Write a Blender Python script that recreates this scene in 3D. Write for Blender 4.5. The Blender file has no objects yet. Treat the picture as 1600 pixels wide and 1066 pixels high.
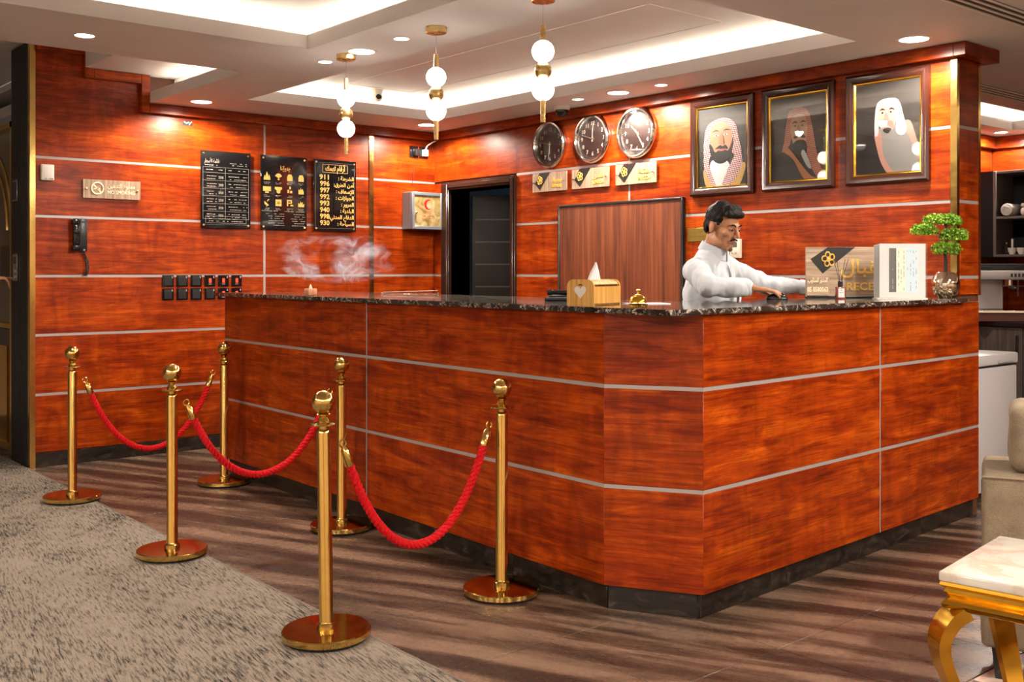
import bpy, bmesh, math, random, unicodedata
import numpy as np
from mathutils import Vector, Matrix, noise
random.seed(7)
PI = math.pi
SC = bpy.context.scene
COL = SC.collection

# ------------------------------------------------------------------ camera
CAM = Vector((-5.502, -7.598, 1.34)); YAW = math.radians(40.096)
cam_data = bpy.data.cameras.new('camera'); cam = bpy.data.objects.new('camera', cam_data)
COL.objects.link(cam)
cam.location = CAM; cam.rotation_euler = (PI/2, 0, -YAW)
cam_data.sensor_width = 36.0; cam_data.lens = 1640.0*36.0/1600.0
cam_data.shift_y = -(533.0-424.8)/1600.0
cam_data.clip_start = 0.05
SC.camera = cam
# ------------------------------------------------------------------ world / exposure
w = bpy.data.worlds.new('world'); SC.world = w; w.use_nodes = True
w.node_tree.nodes['Background'].inputs[0].default_value = (1.0, 0.86, 0.72, 1)
w.node_tree.nodes['Background'].inputs[1].default_value = 0.15
SC.view_settings.view_transform = 'Standard'; SC.view_settings.look = 'None'
SC.view_settings.gamma = 1.0; SC.view_settings.use_curve_mapping = False
SC.view_settings.exposure = 0.58
COVE = 21.0      # LED strip emission
SPOT_W = 120.0    # big downlights (W)
SPOT_S = 45.0    # small downlights (W)
GLOBE = 8.0      # pendant globes emission
AREA_W = 240.0   # lobby ceiling light boxes behind the camera (W)
WARM = (1.0, 0.82, 0.62)
def area_light(name, loc, sx, sy, watts, color):
    l = bpy.data.lights.new(name, 'AREA'); l.shape = 'RECTANGLE'; l.size = sx; l.size_y = sy
    l.energy = watts; l.color = color
    o = bpy.data.objects.new(name, l); o.location = loc; COL.objects.link(o); return o

# ------------------------------------------------------------------ materials
MATS = {}
def lin(c): return tuple(((v/255)/12.92 if v/255 <= .04045 else ((v/255+.055)/1.055)**2.4) for v in c)
def mat(name, col, rough=.5, metal=0., spec=.5, emit=None, estr=0., trans=0., ior=1.45, coat=0., alpha=1.):
    if name in MATS: return MATS[name]
    m = bpy.data.materials.new(name); m.use_nodes = True
    b = m.node_tree.nodes['Principled BSDF']
    b.inputs['Base Color'].default_value = (*col, 1); b.inputs['Roughness'].default_value = rough
    b.inputs['Metallic'].default_value = metal; b.inputs['Specular IOR Level'].default_value = spec
    b.inputs['Transmission Weight'].default_value = trans; b.inputs['IOR'].default_value = ior
    b.inputs['Coat Weight'].default_value = coat; b.inputs['Coat Roughness'].default_value = .05
    if emit: b.inputs['Emission Color'].default_value = (*emit, 1); b.inputs['Emission Strength'].default_value = estr
    MATS[name] = m; return m
class NT:
    def __init__(s, name, **kw):
        s.m = mat(name, (1, 1, 1), **kw); s.t = s.m.node_tree; s.b = s.t.nodes['Principled BSDF']
    def n(s, typ, **kw):
        n = s.t.nodes.new(typ)
        for k, v in kw.items():
            if k.startswith('i_'):
                key = k[2:]; key = int(key) if key.isdigit() else key.replace('_', ' ')
                n.inputs[key].default_value = v
            else: setattr(n, k, v)
        return n
    def l(s, a, b): s.t.links.new(a, b)
    def coord(s, scale, rot=(0, 0, 0), rnd=True, src='Object'):
        tc = s.n('ShaderNodeTexCoord'); mp = s.n('ShaderNodeMapping')
        mp.inputs['Scale'].default_value = scale; mp0 = s.n('ShaderNodeMapping'); mp0.inputs['Rotation'].default_value = rot; s.l(mp0.outputs[0], mp.inputs['Vector'])
        if rnd:
            oi = s.n('ShaderNodeObjectInfo'); mu = s.n('ShaderNodeVectorMath', operation='SCALE')
            cb = s.n('ShaderNodeCombineXYZ')
            for i in range(3): s.l(oi.outputs['Random'], cb.inputs[i])
            mu.inputs['Scale'].default_value = 37.0; s.l(cb.outputs[0], mu.inputs[0])
            ad = s.n('ShaderNodeVectorMath', operation='ADD'); s.l(s.src(tc, src), ad.inputs[0]); s.l(mu.outputs[0], ad.inputs[1])
            s.l(ad.outputs[0], mp0.inputs['Vector'])
        else: s.l(s.src(tc, src), mp0.inputs['Vector'])
        return mp.outputs[0]
    def src(s, tc, src):
        return s.n('ShaderNodeNewGeometry').outputs['Position'] if src == 'World' else tc.outputs[src]
    def noise(s, vec, scale, detail=4, rough=.55, dist=0.):
        n = s.n('ShaderNodeTexNoise'); n.inputs['Scale'].default_value = scale; n.inputs['Detail'].default_value = detail
        n.inputs['Roughness'].default_value = rough; n.inputs['Distortion'].default_value = dist
        s.l(vec, n.inputs['Vector']); return n.outputs['Fac']
    def ramp(s, fac, stops):
        r = s.n('ShaderNodeValToRGB'); e = r.color_ramp.elements
        while len(e) < len(stops): e.new(.5)
        for k, (p, c) in enumerate(stops): e[k].position = p; e[k].color = (*c, 1) if len(c) == 3 else c
        s.l(fac, r.inputs[0]); return r.outputs[0]
    def mix(s, a, b, fac, typ='MIX'):
        n = s.n('ShaderNodeMix', data_type='RGBA', blend_type=typ)
        for sock, v in ((n.inputs[0], fac), (n.inputs[6], a), (n.inputs[7], b)):
            if hasattr(v, 'links') or isinstance(v, bpy.types.NodeSocket): s.l(v, sock)
            else: sock.default_value = v if isinstance(v, (int, float)) else (*v, 1)
        return n.outputs[2]
    def base(s, c): s.l(c, s.b.inputs['Base Color'])
    def rough(s, r): s.l(r, s.b.inputs['Roughness'])
    def bump(s, hgt, strength, dist=.01):
        b = s.n('ShaderNodeBump'); b.inputs['Strength'].default_value = strength; b.inputs['Distance'].default_value = dist
        s.l(hgt, b.inputs['Height']); s.l(b.outputs[0], s.b.inputs['Normal'])

def make_cherry():
    t = NT('cherry_laminate', rough=.30, spec=.28)
    v = t.coord((.55, 1.0, 3.6)); v2 = t.coord((1.3, 1.0, 46.0)); v3 = t.coord((1, 1, 1))
    a = t.noise(v, 4.2, 8, .70, .8)
    c = t.ramp(a, [(.27, (.125, .0085, .0008)), (.42, (.22, .0212, .0013)), (.55, (.335, .043, .0018)), (.72, (.51, .094, .0042))])
    g = t.noise(v2, 3.0, 3, .6, .4)
    gr = t.ramp(g, [(.36, (.52, .46, .42)), (.56, (1, 1, 1))])
    v4 = t.coord((9.0, 1, 3.2)); rp = t.noise(v4, 1.0, 3, .5, 1.2); rip = t.ramp(rp, [(.36, (.74, .70, .66)), (.52, (1, 1, 1)), (.68, (1.18, 1.22, 1.2))])
    c = t.mix(c, rip, .75, 'MULTIPLY')
    c2 = t.mix(c, gr, .75, 'MULTIPLY')
    br = t.n('ShaderNodeTexBrick'); t.l(v3, br.inputs['Vector'])
    return t, c2, g
def finish_cherry():
    t, c2, g = make_cherry()
    # plank-match blocks printed in the laminate
    for n in list(t.t.nodes):
        if n.bl_idname == 'ShaderNodeTexBrick':
            tc = t.coord((1, 1, 1), rot=(PI/2, 0, 0))
            t.l(tc, n.inputs['Vector'])
            n.inputs['Color1'].default_value = (.82, .77, .75, 1); n.inputs['Color2'].default_value = (1, 1, 1, 1)
            n.inputs['Scale'].default_value = 1.0; n.inputs['Mortar Size'].default_value = 0.0
            n.inputs['Brick Width'].default_value = .62; n.inputs['Row Height'].default_value = .135; n.offset = .37
            c3 = t.mix(c2, n.outputs['Color'], .8, 'MULTIPLY')
            t.base(c3)
    t.bump(g, .05, .002)
    return t.m
CHERRY = finish_cherry()
def make_wood(name, stops, grain, sc=(1, 1, 1), rough=.5, axis_scale=(30, 30, 1.5)):
    t = NT(name, rough=rough); v = t.coord(axis_scale)
    a = t.noise(v, 1.0, 4, .6, .5); t.base(t.ramp(a, stops)); t.bump(a, grain, .002); return t.m
ASH = make_wood('pale_ash_veneer', [(.3, lin((118, 94, 74))), (.5, lin((150, 124, 102))), (.7, lin((174, 150, 126)))], .15, axis_scale=(60, 60, 3))
ASH_H = make_wood('pale_ash_veneer_horizontal', [(.3, lin((128, 104, 84))), (.5, lin((162, 138, 116))), (.7, lin((186, 164, 142)))], .15, axis_scale=(4, 60, 70))
WALNUT = make_wood('walnut_board', [(.3, (.05, .011, .004)), (.5, (.13, .03, .009)), (.72, (.21, .058, .018))], .1, rough=.42, axis_scale=(26, 26, 1.1))
BAMBOO = make_wood('bamboo_gold', [(.3, (.42, .2, .035)), (.55, (.60, .32, .07)), (.75, (.7, .42, .12))], .08, rough=.35, axis_scale=(55, 55, 2))
GREYWOOD = make_wood('grey_oak', [(.3, (.05, .04, .034)), (.6, (.10, .082, .07)), (.8, (.15, .125, .11))], .1, axis_scale=(30, 30, 1.5))
BLOCKWOOD = make_wood('beech_block', [(.3, (.42, .17, .08)), (.7, (.62, .3, .17))], .05, axis_scale=(80, 80, 8))
def make_marble():
    t = NT('black_marble', rough=.06, spec=.6)
    v = t.coord((1, 1, 1), rnd=False)
    n1 = t.noise(v, 7, 6, .6, 2.2)
    vein = t.ramp(n1, [(.46, (0, 0, 0)), (.495, (1, 1, 1)), (.51, (1, 1, 1)), (.55, (0, 0, 0))])
    n2 = t.noise(v, 22, 5, .6, 1.5)
    m2 = t.ramp(n2, [(.5, (0, 0, 0)), (.62, (1, 1, 1))])
    v2 = t.mix(vein, m2, .8, 'MULTIPLY')
    n3 = t.noise(v, 5, 5, .6, .6); base = t.ramp(n3, [(.3, (.010, .008, .007)), (.7, (.055, .042, .034))])
    t.base(t.mix(base, (.62, .54, .47), v2)); return t.m
MARBLE = make_marble()
def make_tile():
    t = NT('travertine_tile', rough=.3, spec=.4)
    v = t.coord((7.5, .8, 1), rot=(0, 0, math.radians(-25)), rnd=False, src='World')
    a0 = t.noise(v, 1.0, 5, .62, .6)
    vw = t.coord((1, .35, 1), rot=(0, 0, math.radians(-25)), rnd=False, src='World')
    wv = t.n('ShaderNodeTexWave', wave_type='BANDS', bands_direction='X'); wv.inputs['Scale'].default_value = 1.45; wv.inputs['Distortion'].default_value = 3.2; wv.inputs['Detail'].default_value = 3; wv.inputs['Detail Scale'].default_value = 1.6; t.l(vw, wv.inputs['Vector'])
    mx = t.n('ShaderNodeMath', operation='MULTIPLY_ADD'); mx.inputs[1].default_value = .16; t.l(wv.outputs['Fac'], mx.inputs[0]); t.l(a0, mx.inputs[2]); a1 = t.n('ShaderNodeMath', operation='SUBTRACT'); a1.inputs[1].default_value = .08; t.l(mx.outputs[0], a1.inputs[0]); a = a1.outputs[0]
    c = t.ramp(a, [(.40, (.034, .0205, .0145)), (.5, (.090, .054, .036)), (.60, (.190, .120, .082))])
    vf = t.coord((85, 26, 1), rot=(0, 0, math.radians(-25)), rnd=False, src='World')
    f = t.noise(vf, 1.0, 5, .7); fr = t.ramp(f, [(.34, (.34, .31, .30)), (.5, (1, 1, 1)), (.7, (1.25, 1.2, 1.15))])
    cc = t.mix(c, fr, .7, 'MULTIPLY'); t.base(cc)
    oi = t.n('ShaderNodeObjectInfo')
    t.rough(t.ramp(f, [(.3, (.42,)*3), (.6, (.24,)*3)])); t.bump(f, .06, .002); return t.m
TILE = make_tile()
def make_stone(name, stops, rough=.3):
    t = NT(name, rough=rough); v = t.coord((6, 6, 14)); a = t.noise(v, 1.5, 6, .68, 1.0)
    t.base(t.ramp(a, stops)); return t.m
SKIRT = make_stone('dark_skirting_stone', [(.36, (.007, .005, .004)), (.55, (.020, .0145, .0115)), (.70, (.060, .045, .035))])
def make_carpet():
    t = NT('streaked_carpet', rough=.95, spec=.1)
    v = t.coord((120, 12, 1), rot=(0, 0, math.radians(8)), rnd=False); a = t.noise(v, 1.0, 4, .7, .3)
    vb = t.coord((2.2, 1.2, 1), rnd=False); b = t.noise(vb, 1.6, 3, .6)
    th = t.n('ShaderNodeMath', operation='MULTIPLY_ADD'); th.inputs[1].default_value = .40; t.l(b, th.inputs[0]); t.l(a, th.inputs[2])
    c = t.ramp(th.outputs[0], [(.52, (.030, .026, .023)), (.62, (.125, .105, .088)), (.71, (.25, .208, .170)), (.90, (.30, .25, .204))])
    vf = t.coord((240, 240, 240), rnd=False); f = t.noise(vf, 1, 2, .6)
    cc = t.mix(c, t.ramp(f, [(.3, (.6, .6, .6)), (.65, (1.1, 1.1, 1.1))]), .8, 'MULTIPLY'); t.base(cc); t.bump(f, .5, .006); return t.m
CARPET = make_carpet()
def make_plaster():
    t = NT('ceiling_paint', rough=.6, spec=.25); v = t.coord((1, 1, 1), rnd=False); a = t.noise(v, 3, 3)
    t.base(t.ramp(a, [(.3, (.58, .545, .535)), (.7, (.62, .585, .575))])); return t.m
PLASTER = make_plaster()
def make_gold(name, col, rough):
    t = NT(name, rough=rough, metal=1.); v = t.coord((6, 6, 6)); a = t.noise(v, 4, 3)
    t.base(t.ramp(a, [(.3, tuple(x*.92 for x in col)), (.7, col)])); t.rough(t.ramp(a, [(.3, (rough*.8,)*3), (.7, (rough*1.3,)*3)])); return t.m
GOLD = make_gold('polished_brass', (.70, .47, .14), .10)
GOLDTRIM = make_gold('gold_trim', (.84, .58, .18), .16)
GOLDBRUSH = make_gold('satin_brass', (.78, .56, .24), .28)
GOLDTAB = make_gold('yellow_gold_plate', (.85, .50, .06), .12)
CHROME = make_gold('chrome', (.72, .70, .68), .10)
STEEL = mat('brushed_steel_strip', (.36, .33, .325), .42, metal=.35)
SILVERPOT = make_gold('champagne_mirror', (.78, .66, .52), .06)
BLACKG = mat('black_gloss', (.006, .006, .007), .06, spec=.6)
BLACKM = mat('black_matte', (.005, .005, .006), .55, spec=.2)
BLACKP = mat('black_plastic', (.012, .012, .013), .32)
DARKDOOR = mat('dark_lacquer', (.009, .006, .005), .3, spec=.35)
DARKBROWN = mat('dark_mahogany_frame', (.035, .010, .006), .22, coat=.4)
WHITEP = mat('white_plastic', (.70, .66, .60), .4)
CREAMP = mat('cream_plastic', (.68, .60, .48), .45)
WHITEENAMEL = mat('white_enamel', (.42, .40, .41), .3)
PAPER = mat('white_paper', (.60, .61, .62), .7)
GOLDPAINT = mat('gold_lettering', (.80, .48, .10), .3, metal=.3)
PALELET = mat('pale_gold_lettering', (.85, .74, .52), .4)
GOLDINK = mat('gold_ink', (.72, .42, .10), .5)
WHITEINK = mat('pale_ink', (.33, .30, .25), .5)
GREYINK = mat('grey_line_ink', (.25, .23, .21), .5)
REDPL = mat('red_glow_rocker', (.75, .03, .015), .35, emit=(1., .06, .02), estr=.8)
REDINK = mat('red_ink', (.55, .01, .015), .5)
ROPE = mat('red_rope', (.62, .012, .018), .62)
ROPED = None
SKIN = None
GREYMETAL = mat('grey_painted_metal', (.21, .225, .25), .35, metal=.3)
LENS = mat('downlight_lens', (1, 1, 1), .4, emit=(1.0, .90, .76), estr=14.0)
LED = mat('cove_led', (1, 1, 1), .4, emit=(1.0, .87, .68), estr=COVE)
OPAL = mat('opal_globe', (1, 1, 1), .3, emit=(1.0, .93, .82), estr=GLOBE)
def make_glass():
    m = bpy.data.materials.new('picture_glass'); m.use_nodes = True; t = m.node_tree; t.nodes.clear()
    o = t.nodes.new('ShaderNodeOutputMaterial'); mx = t.nodes.new('ShaderNodeMixShader'); tr = t.nodes.new('ShaderNodeBsdfTransparent')
    gl = t.nodes.new('ShaderNodeBsdfGlossy'); gl.inputs['Roughness'].default_value = .02; fr = t.nodes.new('ShaderNodeLayerWeight'); pw = t.nodes.new('ShaderNodeMath'); pw.operation = 'POWER'; pw.inputs[1].default_value = 4.; ma = t.nodes.new('ShaderNodeMath'); ma.operation = 'MULTIPLY_ADD'; ma.inputs[1].default_value = .75; ma.inputs[2].default_value = .055
    t.links.new(fr.outputs['Facing'], pw.inputs[0]); t.links.new(pw.outputs[0], ma.inputs[0]); t.links.new(ma.outputs[0], mx.inputs[0]); t.links.new(tr.outputs[0], mx.inputs[1]); t.links.new(gl.outputs[0], mx.inputs[2]); t.links.new(mx.outputs[0], o.inputs[0])
    return m
GLASS = make_glass()

# ------------------------------------------------------------------ mesh helpers
class MB:
    def __init__(s): s.v = []; s.f = []; s.mi = []; s.sm = []
    def add(s, verts, faces, mi=0, smooth=False):
        o = len(s.v); s.v += [tuple(p) for p in verts]; s.f += [tuple(i+o for i in f) for f in faces]
        s.mi += [mi]*len(faces); s.sm += [smooth]*len(faces); return s
    def box(s, x0, x1, y0, y1, z0, z1, mi=0):
        v = [(x, y, z) for z in (z0, z1) for y in (y0, y1) for x in (x0, x1)]
        return s.add(v, [(0, 2, 3, 1), (4, 5, 7, 6), (0, 1, 5, 4), (2, 6, 7, 3), (0, 4, 6, 2), (1, 3, 7, 5)], mi)
    def bbox(s, x0, x1, y0, y1, z0, z1, b=.004, mi=0, seg=1):
        bm = bmesh.new(); bmesh.ops.create_cube(bm, size=1)
        for v in bm.verts: v.co = Vector((x0+(v.co.x+.5)*(x1-x0), y0+(v.co.y+.5)*(y1-y0), z0+(v.co.z+.5)*(z1-z0)))
        bmesh.ops.bevel(bm, geom=bm.edges[:], offset=b, segments=seg, profile=.5, affect='EDGES'); s.bm(bm, mi, smooth=seg > 1); return s
    def bm(s, bm, mi=0, smooth=False):
        bm.verts.index_update(); s.add([v.co[:] for v in bm.verts], [[v.index for v in f.verts] for f in bm.faces], mi, smooth); bm.free()
    def prism(s, poly, z0, z1, mi=0):
        n = len(poly); v = [(x, y, z0) for x, y in poly]+[(x, y, z1) for x, y in poly]
        a = sum(poly[i][0]*poly[(i+1) % n][1]-poly[(i+1) % n][0]*poly[i][1] for i in range(n))
        f = [tuple(range(n))[::-1], tuple(range(n, 2*n))]+[(i, (i+1) % n, n+(i+1) % n, n+i) for i in range(n)]
        if a < 0: f = [q[::-1] for q in f]
        return s.add(v, f, mi)
    def plate(s, poly, y, t=.0006, mi=0):
        """flat polygon in the xz plane at depth y, thickness t toward -y"""
        n = len(poly); v = [(x, y-t, z) for x, z in poly]+[(x, y, z) for x, z in poly]
        a = sum(poly[i][0]*poly[(i+1) % n][1]-poly[(i+1) % n][0]*poly[i][1] for i in range(n))
        f = [tuple(range(n)), tuple(range(n, 2*n))[::-1]]+[((i+1) % n, i, n+i, n+(i+1) % n) for i in range(n)]
        if a < 0: f = [q[::-1] for q in f]
        return s.add(v, f, mi)
    def lathe(s, prof, seg=32, c=(0, 0, 0), mi=0, axis='z', cap=True):
        v = []; f = []; n = len(prof)
        for k in range(seg):
            a = 2*PI*k/seg
            for r, z in prof:
                p = (r*math.cos(a), r*math.sin(a), z)
                if axis == 'y': p = (p[0], -p[2], p[1])
                if axis == 'x': p = (p[2], p[0], p[1])
                v.append((p[0]+c[0], p[1]+c[1], p[2]+c[2]))
        for k in range(seg):
            k2 = (k+1) % seg
            for j in range(n-1): f.append((k*n+j, k2*n+j, k2*n+j+1, k*n+j+1))
        if cap:
            f.append(tuple(k*n for k in range(seg))[::-1]); f.append(tuple(k*n+n-1 for k in range(seg)))
        return s.add(v, f, mi, True)
    def tube(s, pts, r, seg=8, mi=0, cap=True, closed=False):
        pts = [Vector(p) for p in pts]; n = len(pts); v = []; f = []; up = Vector((0, 0, 1)); prev = None
        for i, p in enumerate(pts):
            if closed: t = (pts[(i+1) % n]-pts[i-1]).normalized()
            else: t = (pts[min(i+1, n-1)]-pts[max(i-1, 0)]).normalized()
            if prev is None:
                a = t.cross(up) if abs(t.z) < .95 else t.cross(Vector((1, 0, 0)))
            else: a = prev-t*prev.dot(t)
            a.normalize(); prev = a; b = t.cross(a); rr = r[i] if hasattr(r, '__len__') else r
            for k in range(seg):
                th = 2*PI*k/seg; v.append(p+(a*math.cos(th)+b*math.sin(th))*rr)
        m = n if closed else n-1
        for i in range(m):
            for k in range(seg):
                f.append((i*seg+k, i*seg+(k+1) % seg, ((i+1) % n)*seg+(k+1) % seg, ((i+1) % n)*seg+k))
        if cap and not closed: f.append(tuple(range(seg))[::-1]); f.append(tuple((n-1)*seg+k for k in range(seg)))
        return s.add(v, f, mi, True)
    def ell(s, c, r, rot=(0, 0, 0), nu=18, nv=12, mi=0):
        R = Matrix.Rotation(rot[2], 3, 'Z') @ Matrix.Rotation(rot[1], 3, 'Y') @ Matrix.Rotation(rot[0], 3, 'X')
        v = [Vector((0, 0, -1))]; f = []
        for j in range(1, nv):
            ph = -PI/2+PI*j/nv
            for i in range(nu): th = 2*PI*i/nu; v.append(Vector((math.cos(ph)*math.cos(th), math.cos(ph)*math.sin(th), math.sin(ph))))
        v.append(Vector((0, 0, 1)))
        for i in range(nu): f.append((0, 1+(i+1) % nu, 1+i))
        for j in range(nv-2):
            for i in range(nu): a = 1+j*nu; f.append((a+i, a+(i+1) % nu, a+nu+(i+1) % nu, a+nu+i))
        a = 1+(nv-2)*nu
        for i in range(nu): f.append((a+i, a+(i+1) % nu, len(v)-1))
        v = [R @ Vector((p.x*r[0], p.y*r[1], p.z*r[2]))+Vector(c) for p in v]
        return s.add(v, f, mi, True)
    def cap(s, p0, p1, r0, r1, seg=14, mi=0):
        """tapered capsule"""
        p0 = Vector(p0); p1 = Vector(p1); d = (p1-p0); L = max(d.length, 1e-6); d = d/L
        pts = []; rr = []
        for k in range(5): a = PI/2*(1-k/4); pts.append(p0-d*r0*math.sin(a)); rr.append(max(r0*math.cos(a), 1e-4))
        for k in range(1, 4): t = k/4; pts.append(p0+d*L*t); rr.append(r0+(r1-r0)*t)
        for k in range(5): a = PI/2*k/4; pts.append(p1+d*r1*math.sin(a)); rr.append(max(r1*math.cos(a), 1e-4))
        return s.tube(pts, rr, seg, mi)
    def mesh(s, name):
        me = bpy.data.meshes.new(name); me.from_pydata(s.v, [], s.f); me.polygons.foreach_set('material_index', s.mi)
        me.polygons.foreach_set('use_smooth', s.sm); me.update(); me.set_sharp_from_angle(angle=math.radians(38)); return me
    def build(s, name, m, parent=None, loc=(0, 0, 0), rz=0., rot=None):
        me = s.mesh(name); ms = m if isinstance(m, (list, tuple)) else [m]
        for q in ms: me.materials.append(q)
        return place(name, me, parent, loc, rz, rot)
def place(name, me, parent=None, loc=(0, 0, 0), rz=0., rot=None):
    o = bpy.data.objects.new(name, me); COL.objects.link(o); o.location = loc
    o.rotation_euler = rot if rot else (0, 0, rz)
    if parent: o.parent = parent
    return o
def tag(o, label=None, cat=None, group=None, kind=None):
    if label: o['label'] = label
    if cat: o['category'] = cat
    if group: o['group'] = group
    if kind: o['kind'] = kind
    return o
def thing(name, label, cat, loc=(0, 0, 0), rz=0., group=None):
    o = bpy.data.objects.new(name, None); o.empty_display_size = .05; COL.objects.link(o); o.location = loc; o.rotation_euler = (0, 0, rz)
    return tag(o, label, cat, group)
def copy_tree(o, parent=None):
    c = o.copy(); COL.objects.link(c); c.parent = parent
    for ch in list(o.children): copy_tree(ch, c)
    return c
def remesh(mb, voxel, smooth=4, fac=.5):
    me = mb.mesh('tmp'); o = bpy.data.objects.new('tmp', me); COL.objects.link(o)
    r = o.modifiers.new('r', 'REMESH'); r.mode = 'VOXEL'; r.voxel_size = voxel; r.use_smooth_shade = True
    if smooth: q = o.modifiers.new('s', 'SMOOTH'); q.factor = fac; q.iterations = smooth
    bpy.context.view_layer.update()
    res = bpy.data.meshes.new_from_object(o.evaluated_get(bpy.context.evaluated_depsgraph_get()))
    bpy.data.objects.remove(o); bpy.data.meshes.remove(me)
    for p in res.polygons: p.use_smooth = True
    return res
def spline(pts, n=8, closed=False):
    P = [np.array(p, float) for p in pts]; m = len(P); out = []
    rng = range(m) if closed else range(m-1)
    for i in rng:
        if closed: a, b, c, d = P[i-1], P[i], P[(i+1) % m], P[(i+2) % m]
        else: a, b, c, d = P[max(i-1, 0)], P[i], P[i+1], P[min(i+2, m-1)]
        for k in range(n):
            t = k/n
            out.append(tuple(.5*((2*b)+(-a+c)*t+(2*a-5*b+4*c-d)*t*t+(-a+3*b-3*c+d)*t**3)))
    if not closed: out.append(tuple(P[-1]))
    return out
# ---- lettering
FORMS = {}
for cp in range(0xFE70, 0xFEFD):
    d = unicodedata.decomposition(chr(cp)).split()
    if len(d) >= 2 and d[0] in ('<isolated>', '<final>', '<initial>', '<medial>'):
        FORMS[(''.join(chr(int(x, 16)) for x in d[1:]), d[0][1:-1])] = chr(cp)
def arabic(s):
    s = list(s); out = []; i = 0
    def dual(ch): return (ch, 'initial') in FORMS
    def joins(ch): return (ch, 'final') in FORMS
    units = []
    while i < len(s):
        if i+1 < len(s) and (s[i]+s[i+1], 'isolated') in FORMS: units.append(s[i]+s[i+1]); i += 2
        else: units.append(s[i]); i += 1
    for k, u in enumerate(units):
        pv = units[k-1] if k > 0 else ' '; nx = units[k+1] if k+1 < len(units) else ' '
        bl = len(pv) == 1 and dual(pv) and joins(u); fl = dual(u) and joins(nx)
        form = 'medial' if bl and fl else 'final' if bl else 'initial' if fl else 'isolated'
        out.append(FORMS.get((u, form), u))
    return ''.join(out[::-1])
def text_mesh(s, size, align='CENTER', depth=.0008, bold=0., width=None, res=2):
    cu = bpy.data.curves.new('t', 'FONT'); cu.body = s; cu.size = size; cu.align_x = align; cu.align_y = 'CENTER'
    cu.extrude = depth; cu.offset = bold; cu.resolution_u = res
    o = bpy.data.objects.new('t', cu); COL.objects.link(o); bpy.context.view_layer.update()
    me = bpy.data.meshes.new_from_object(o.evaluated_get(bpy.context.evaluated_depsgraph_get()))
    bpy.data.objects.remove(o); bpy.data.curves.remove(cu)
    if width and len(me.vertices):
        xs = [v.co.x for v in me.vertices]; k = width/(max(xs)-min(xs))
        for v in me.vertices: v.co.x *= k
    return me
def letters(parent, s, x, z, y, size, m, align='CENTER', name='lettering', **kw):
    me = text_mesh(s, size, align, **kw); me.materials.append(m)
    return place(name, me, parent, (x, y, z), rot=(PI/2, 0, 0))
def cells(name, xs, ys, z0, z1, solid):
    """plate made of grid cells with holes; outer skin only"""
    mb = MB()
    for i in range(len(xs)-1):
        for j in range(len(ys)-1):
            if not solid(i, j): continue
            a, b, c, d = xs[i], xs[i+1], ys[j], ys[j+1]
            mb.add([(a, c, z0), (b, c, z0), (b, d, z0), (a, d, z0)], [(3, 2, 1, 0)])
            mb.add([(a, c, z1), (b, c, z1), (b, d, z1), (a, d, z1)], [(0, 1, 2, 3)])
            for (di, dj, p, q) in ((-1, 0, (a, d), (a, c)), (1, 0, (b, c), (b, d)), (0, -1, (a, c), (b, c)), (0, 1, (b, d), (a, d))):
                ii, jj = i+di, j+dj
                if not (0 <= ii < len(xs)-1 and 0 <= jj < len(ys)-1 and solid(ii, jj)):
                    mb.add([(*p, z0), (*q, z0), (*q, z1), (*p, z1)], [(0, 1, 2, 3)])
    return mb
# ================================================================== SETTING
ZC = 2.57; ZT = 2.77
def struct(o): o['kind'] = 'structure'; return o
# floor: base slab, then tiles one by one
floor = struct(MB().box(-9, 7, -11, 3, -.12, -.003).build('floor', mat('grout', (.24, .18, .14), .8)))
TS = .58
tile_me = MB().bbox(-TS/2+.002, TS/2-.002, -TS/2+.002, TS/2-.002, -.0028, 0, b=.0012).mesh('tile'); tile_me.materials.append(TILE)
XJ = -2.953; YJ = -4.772
def tile_ok(cx, cy):
    if cx < -3.75 or cx > 4.3 or cy < -7.3 or cy > .3: return False
    return True
near = []; far = MB()
for i in range(-14, 18):
    for j in range(-14, 14):
        cx = XJ+(i+.5)*TS; cy = YJ+(j+.5)*TS
        if cx < -4.2 or cx > 6.9 or cy < -10.9 or cy > 2.8: continue
        d = math.hypot(cx-CAM.x, cy-CAM.y)
        near.append((d, cx, cy))
near.sort()
for k, (d, cx, cy) in enumerate(near):
    if tile_ok(cx, cy) and k < 190: place('tile', tile_me, floor, (cx, cy, 0))
    else: far.box(cx-TS/2+.0015, cx+TS/2-.0015, cy-TS/2+.0015, cy+TS/2-.0015, -.0028, 0)
tag(far.build('far_tile', TILE, floor), kind='stuff')
# tile texture runs across the floor: object coordinates differ per tile, so each tile gets its own cut, as laid
carpet = MB().bbox(-8.9, -3.43, -10.9, -.0, 0, .009, b=.003)
carpet.bbox(-8.9, -3.43, .0005, 2.9, 0, .009, b=.003)
co = carpet.build('carpet', CARPET); tag(co, 'grey beige carpet with dark streaks beside the stanchions', 'carpet')
tag(MB().box(-3.43, -3.422, -10.9, -.02, 0, .009).build('carpet_edging', mat('edging', (.14, .11, .09), .6)), 'thin beige edging strip between streaked carpet and brown tile', 'edging')
refl_mat = NT('pink_reflection', rough=.12); v_ = refl_mat.coord((2, 2, 2)); refl_mat.base(refl_mat.ramp(refl_mat.noise(v_, 2, 5, .6, 1), [(.4, (.42, .22, .16)), (.5, (.60, .42, .34)), (.6, (.66, .55, .48))]))
mf = struct(MB().bbox(-2.13, -.6, -7.0, -5.94, .0005, .004, b=.001).build('floor_reflection', refl_mat.m)); mf.name = 'floor_reflection'  # pale pink patch paints a reflection on the polished floor
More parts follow.
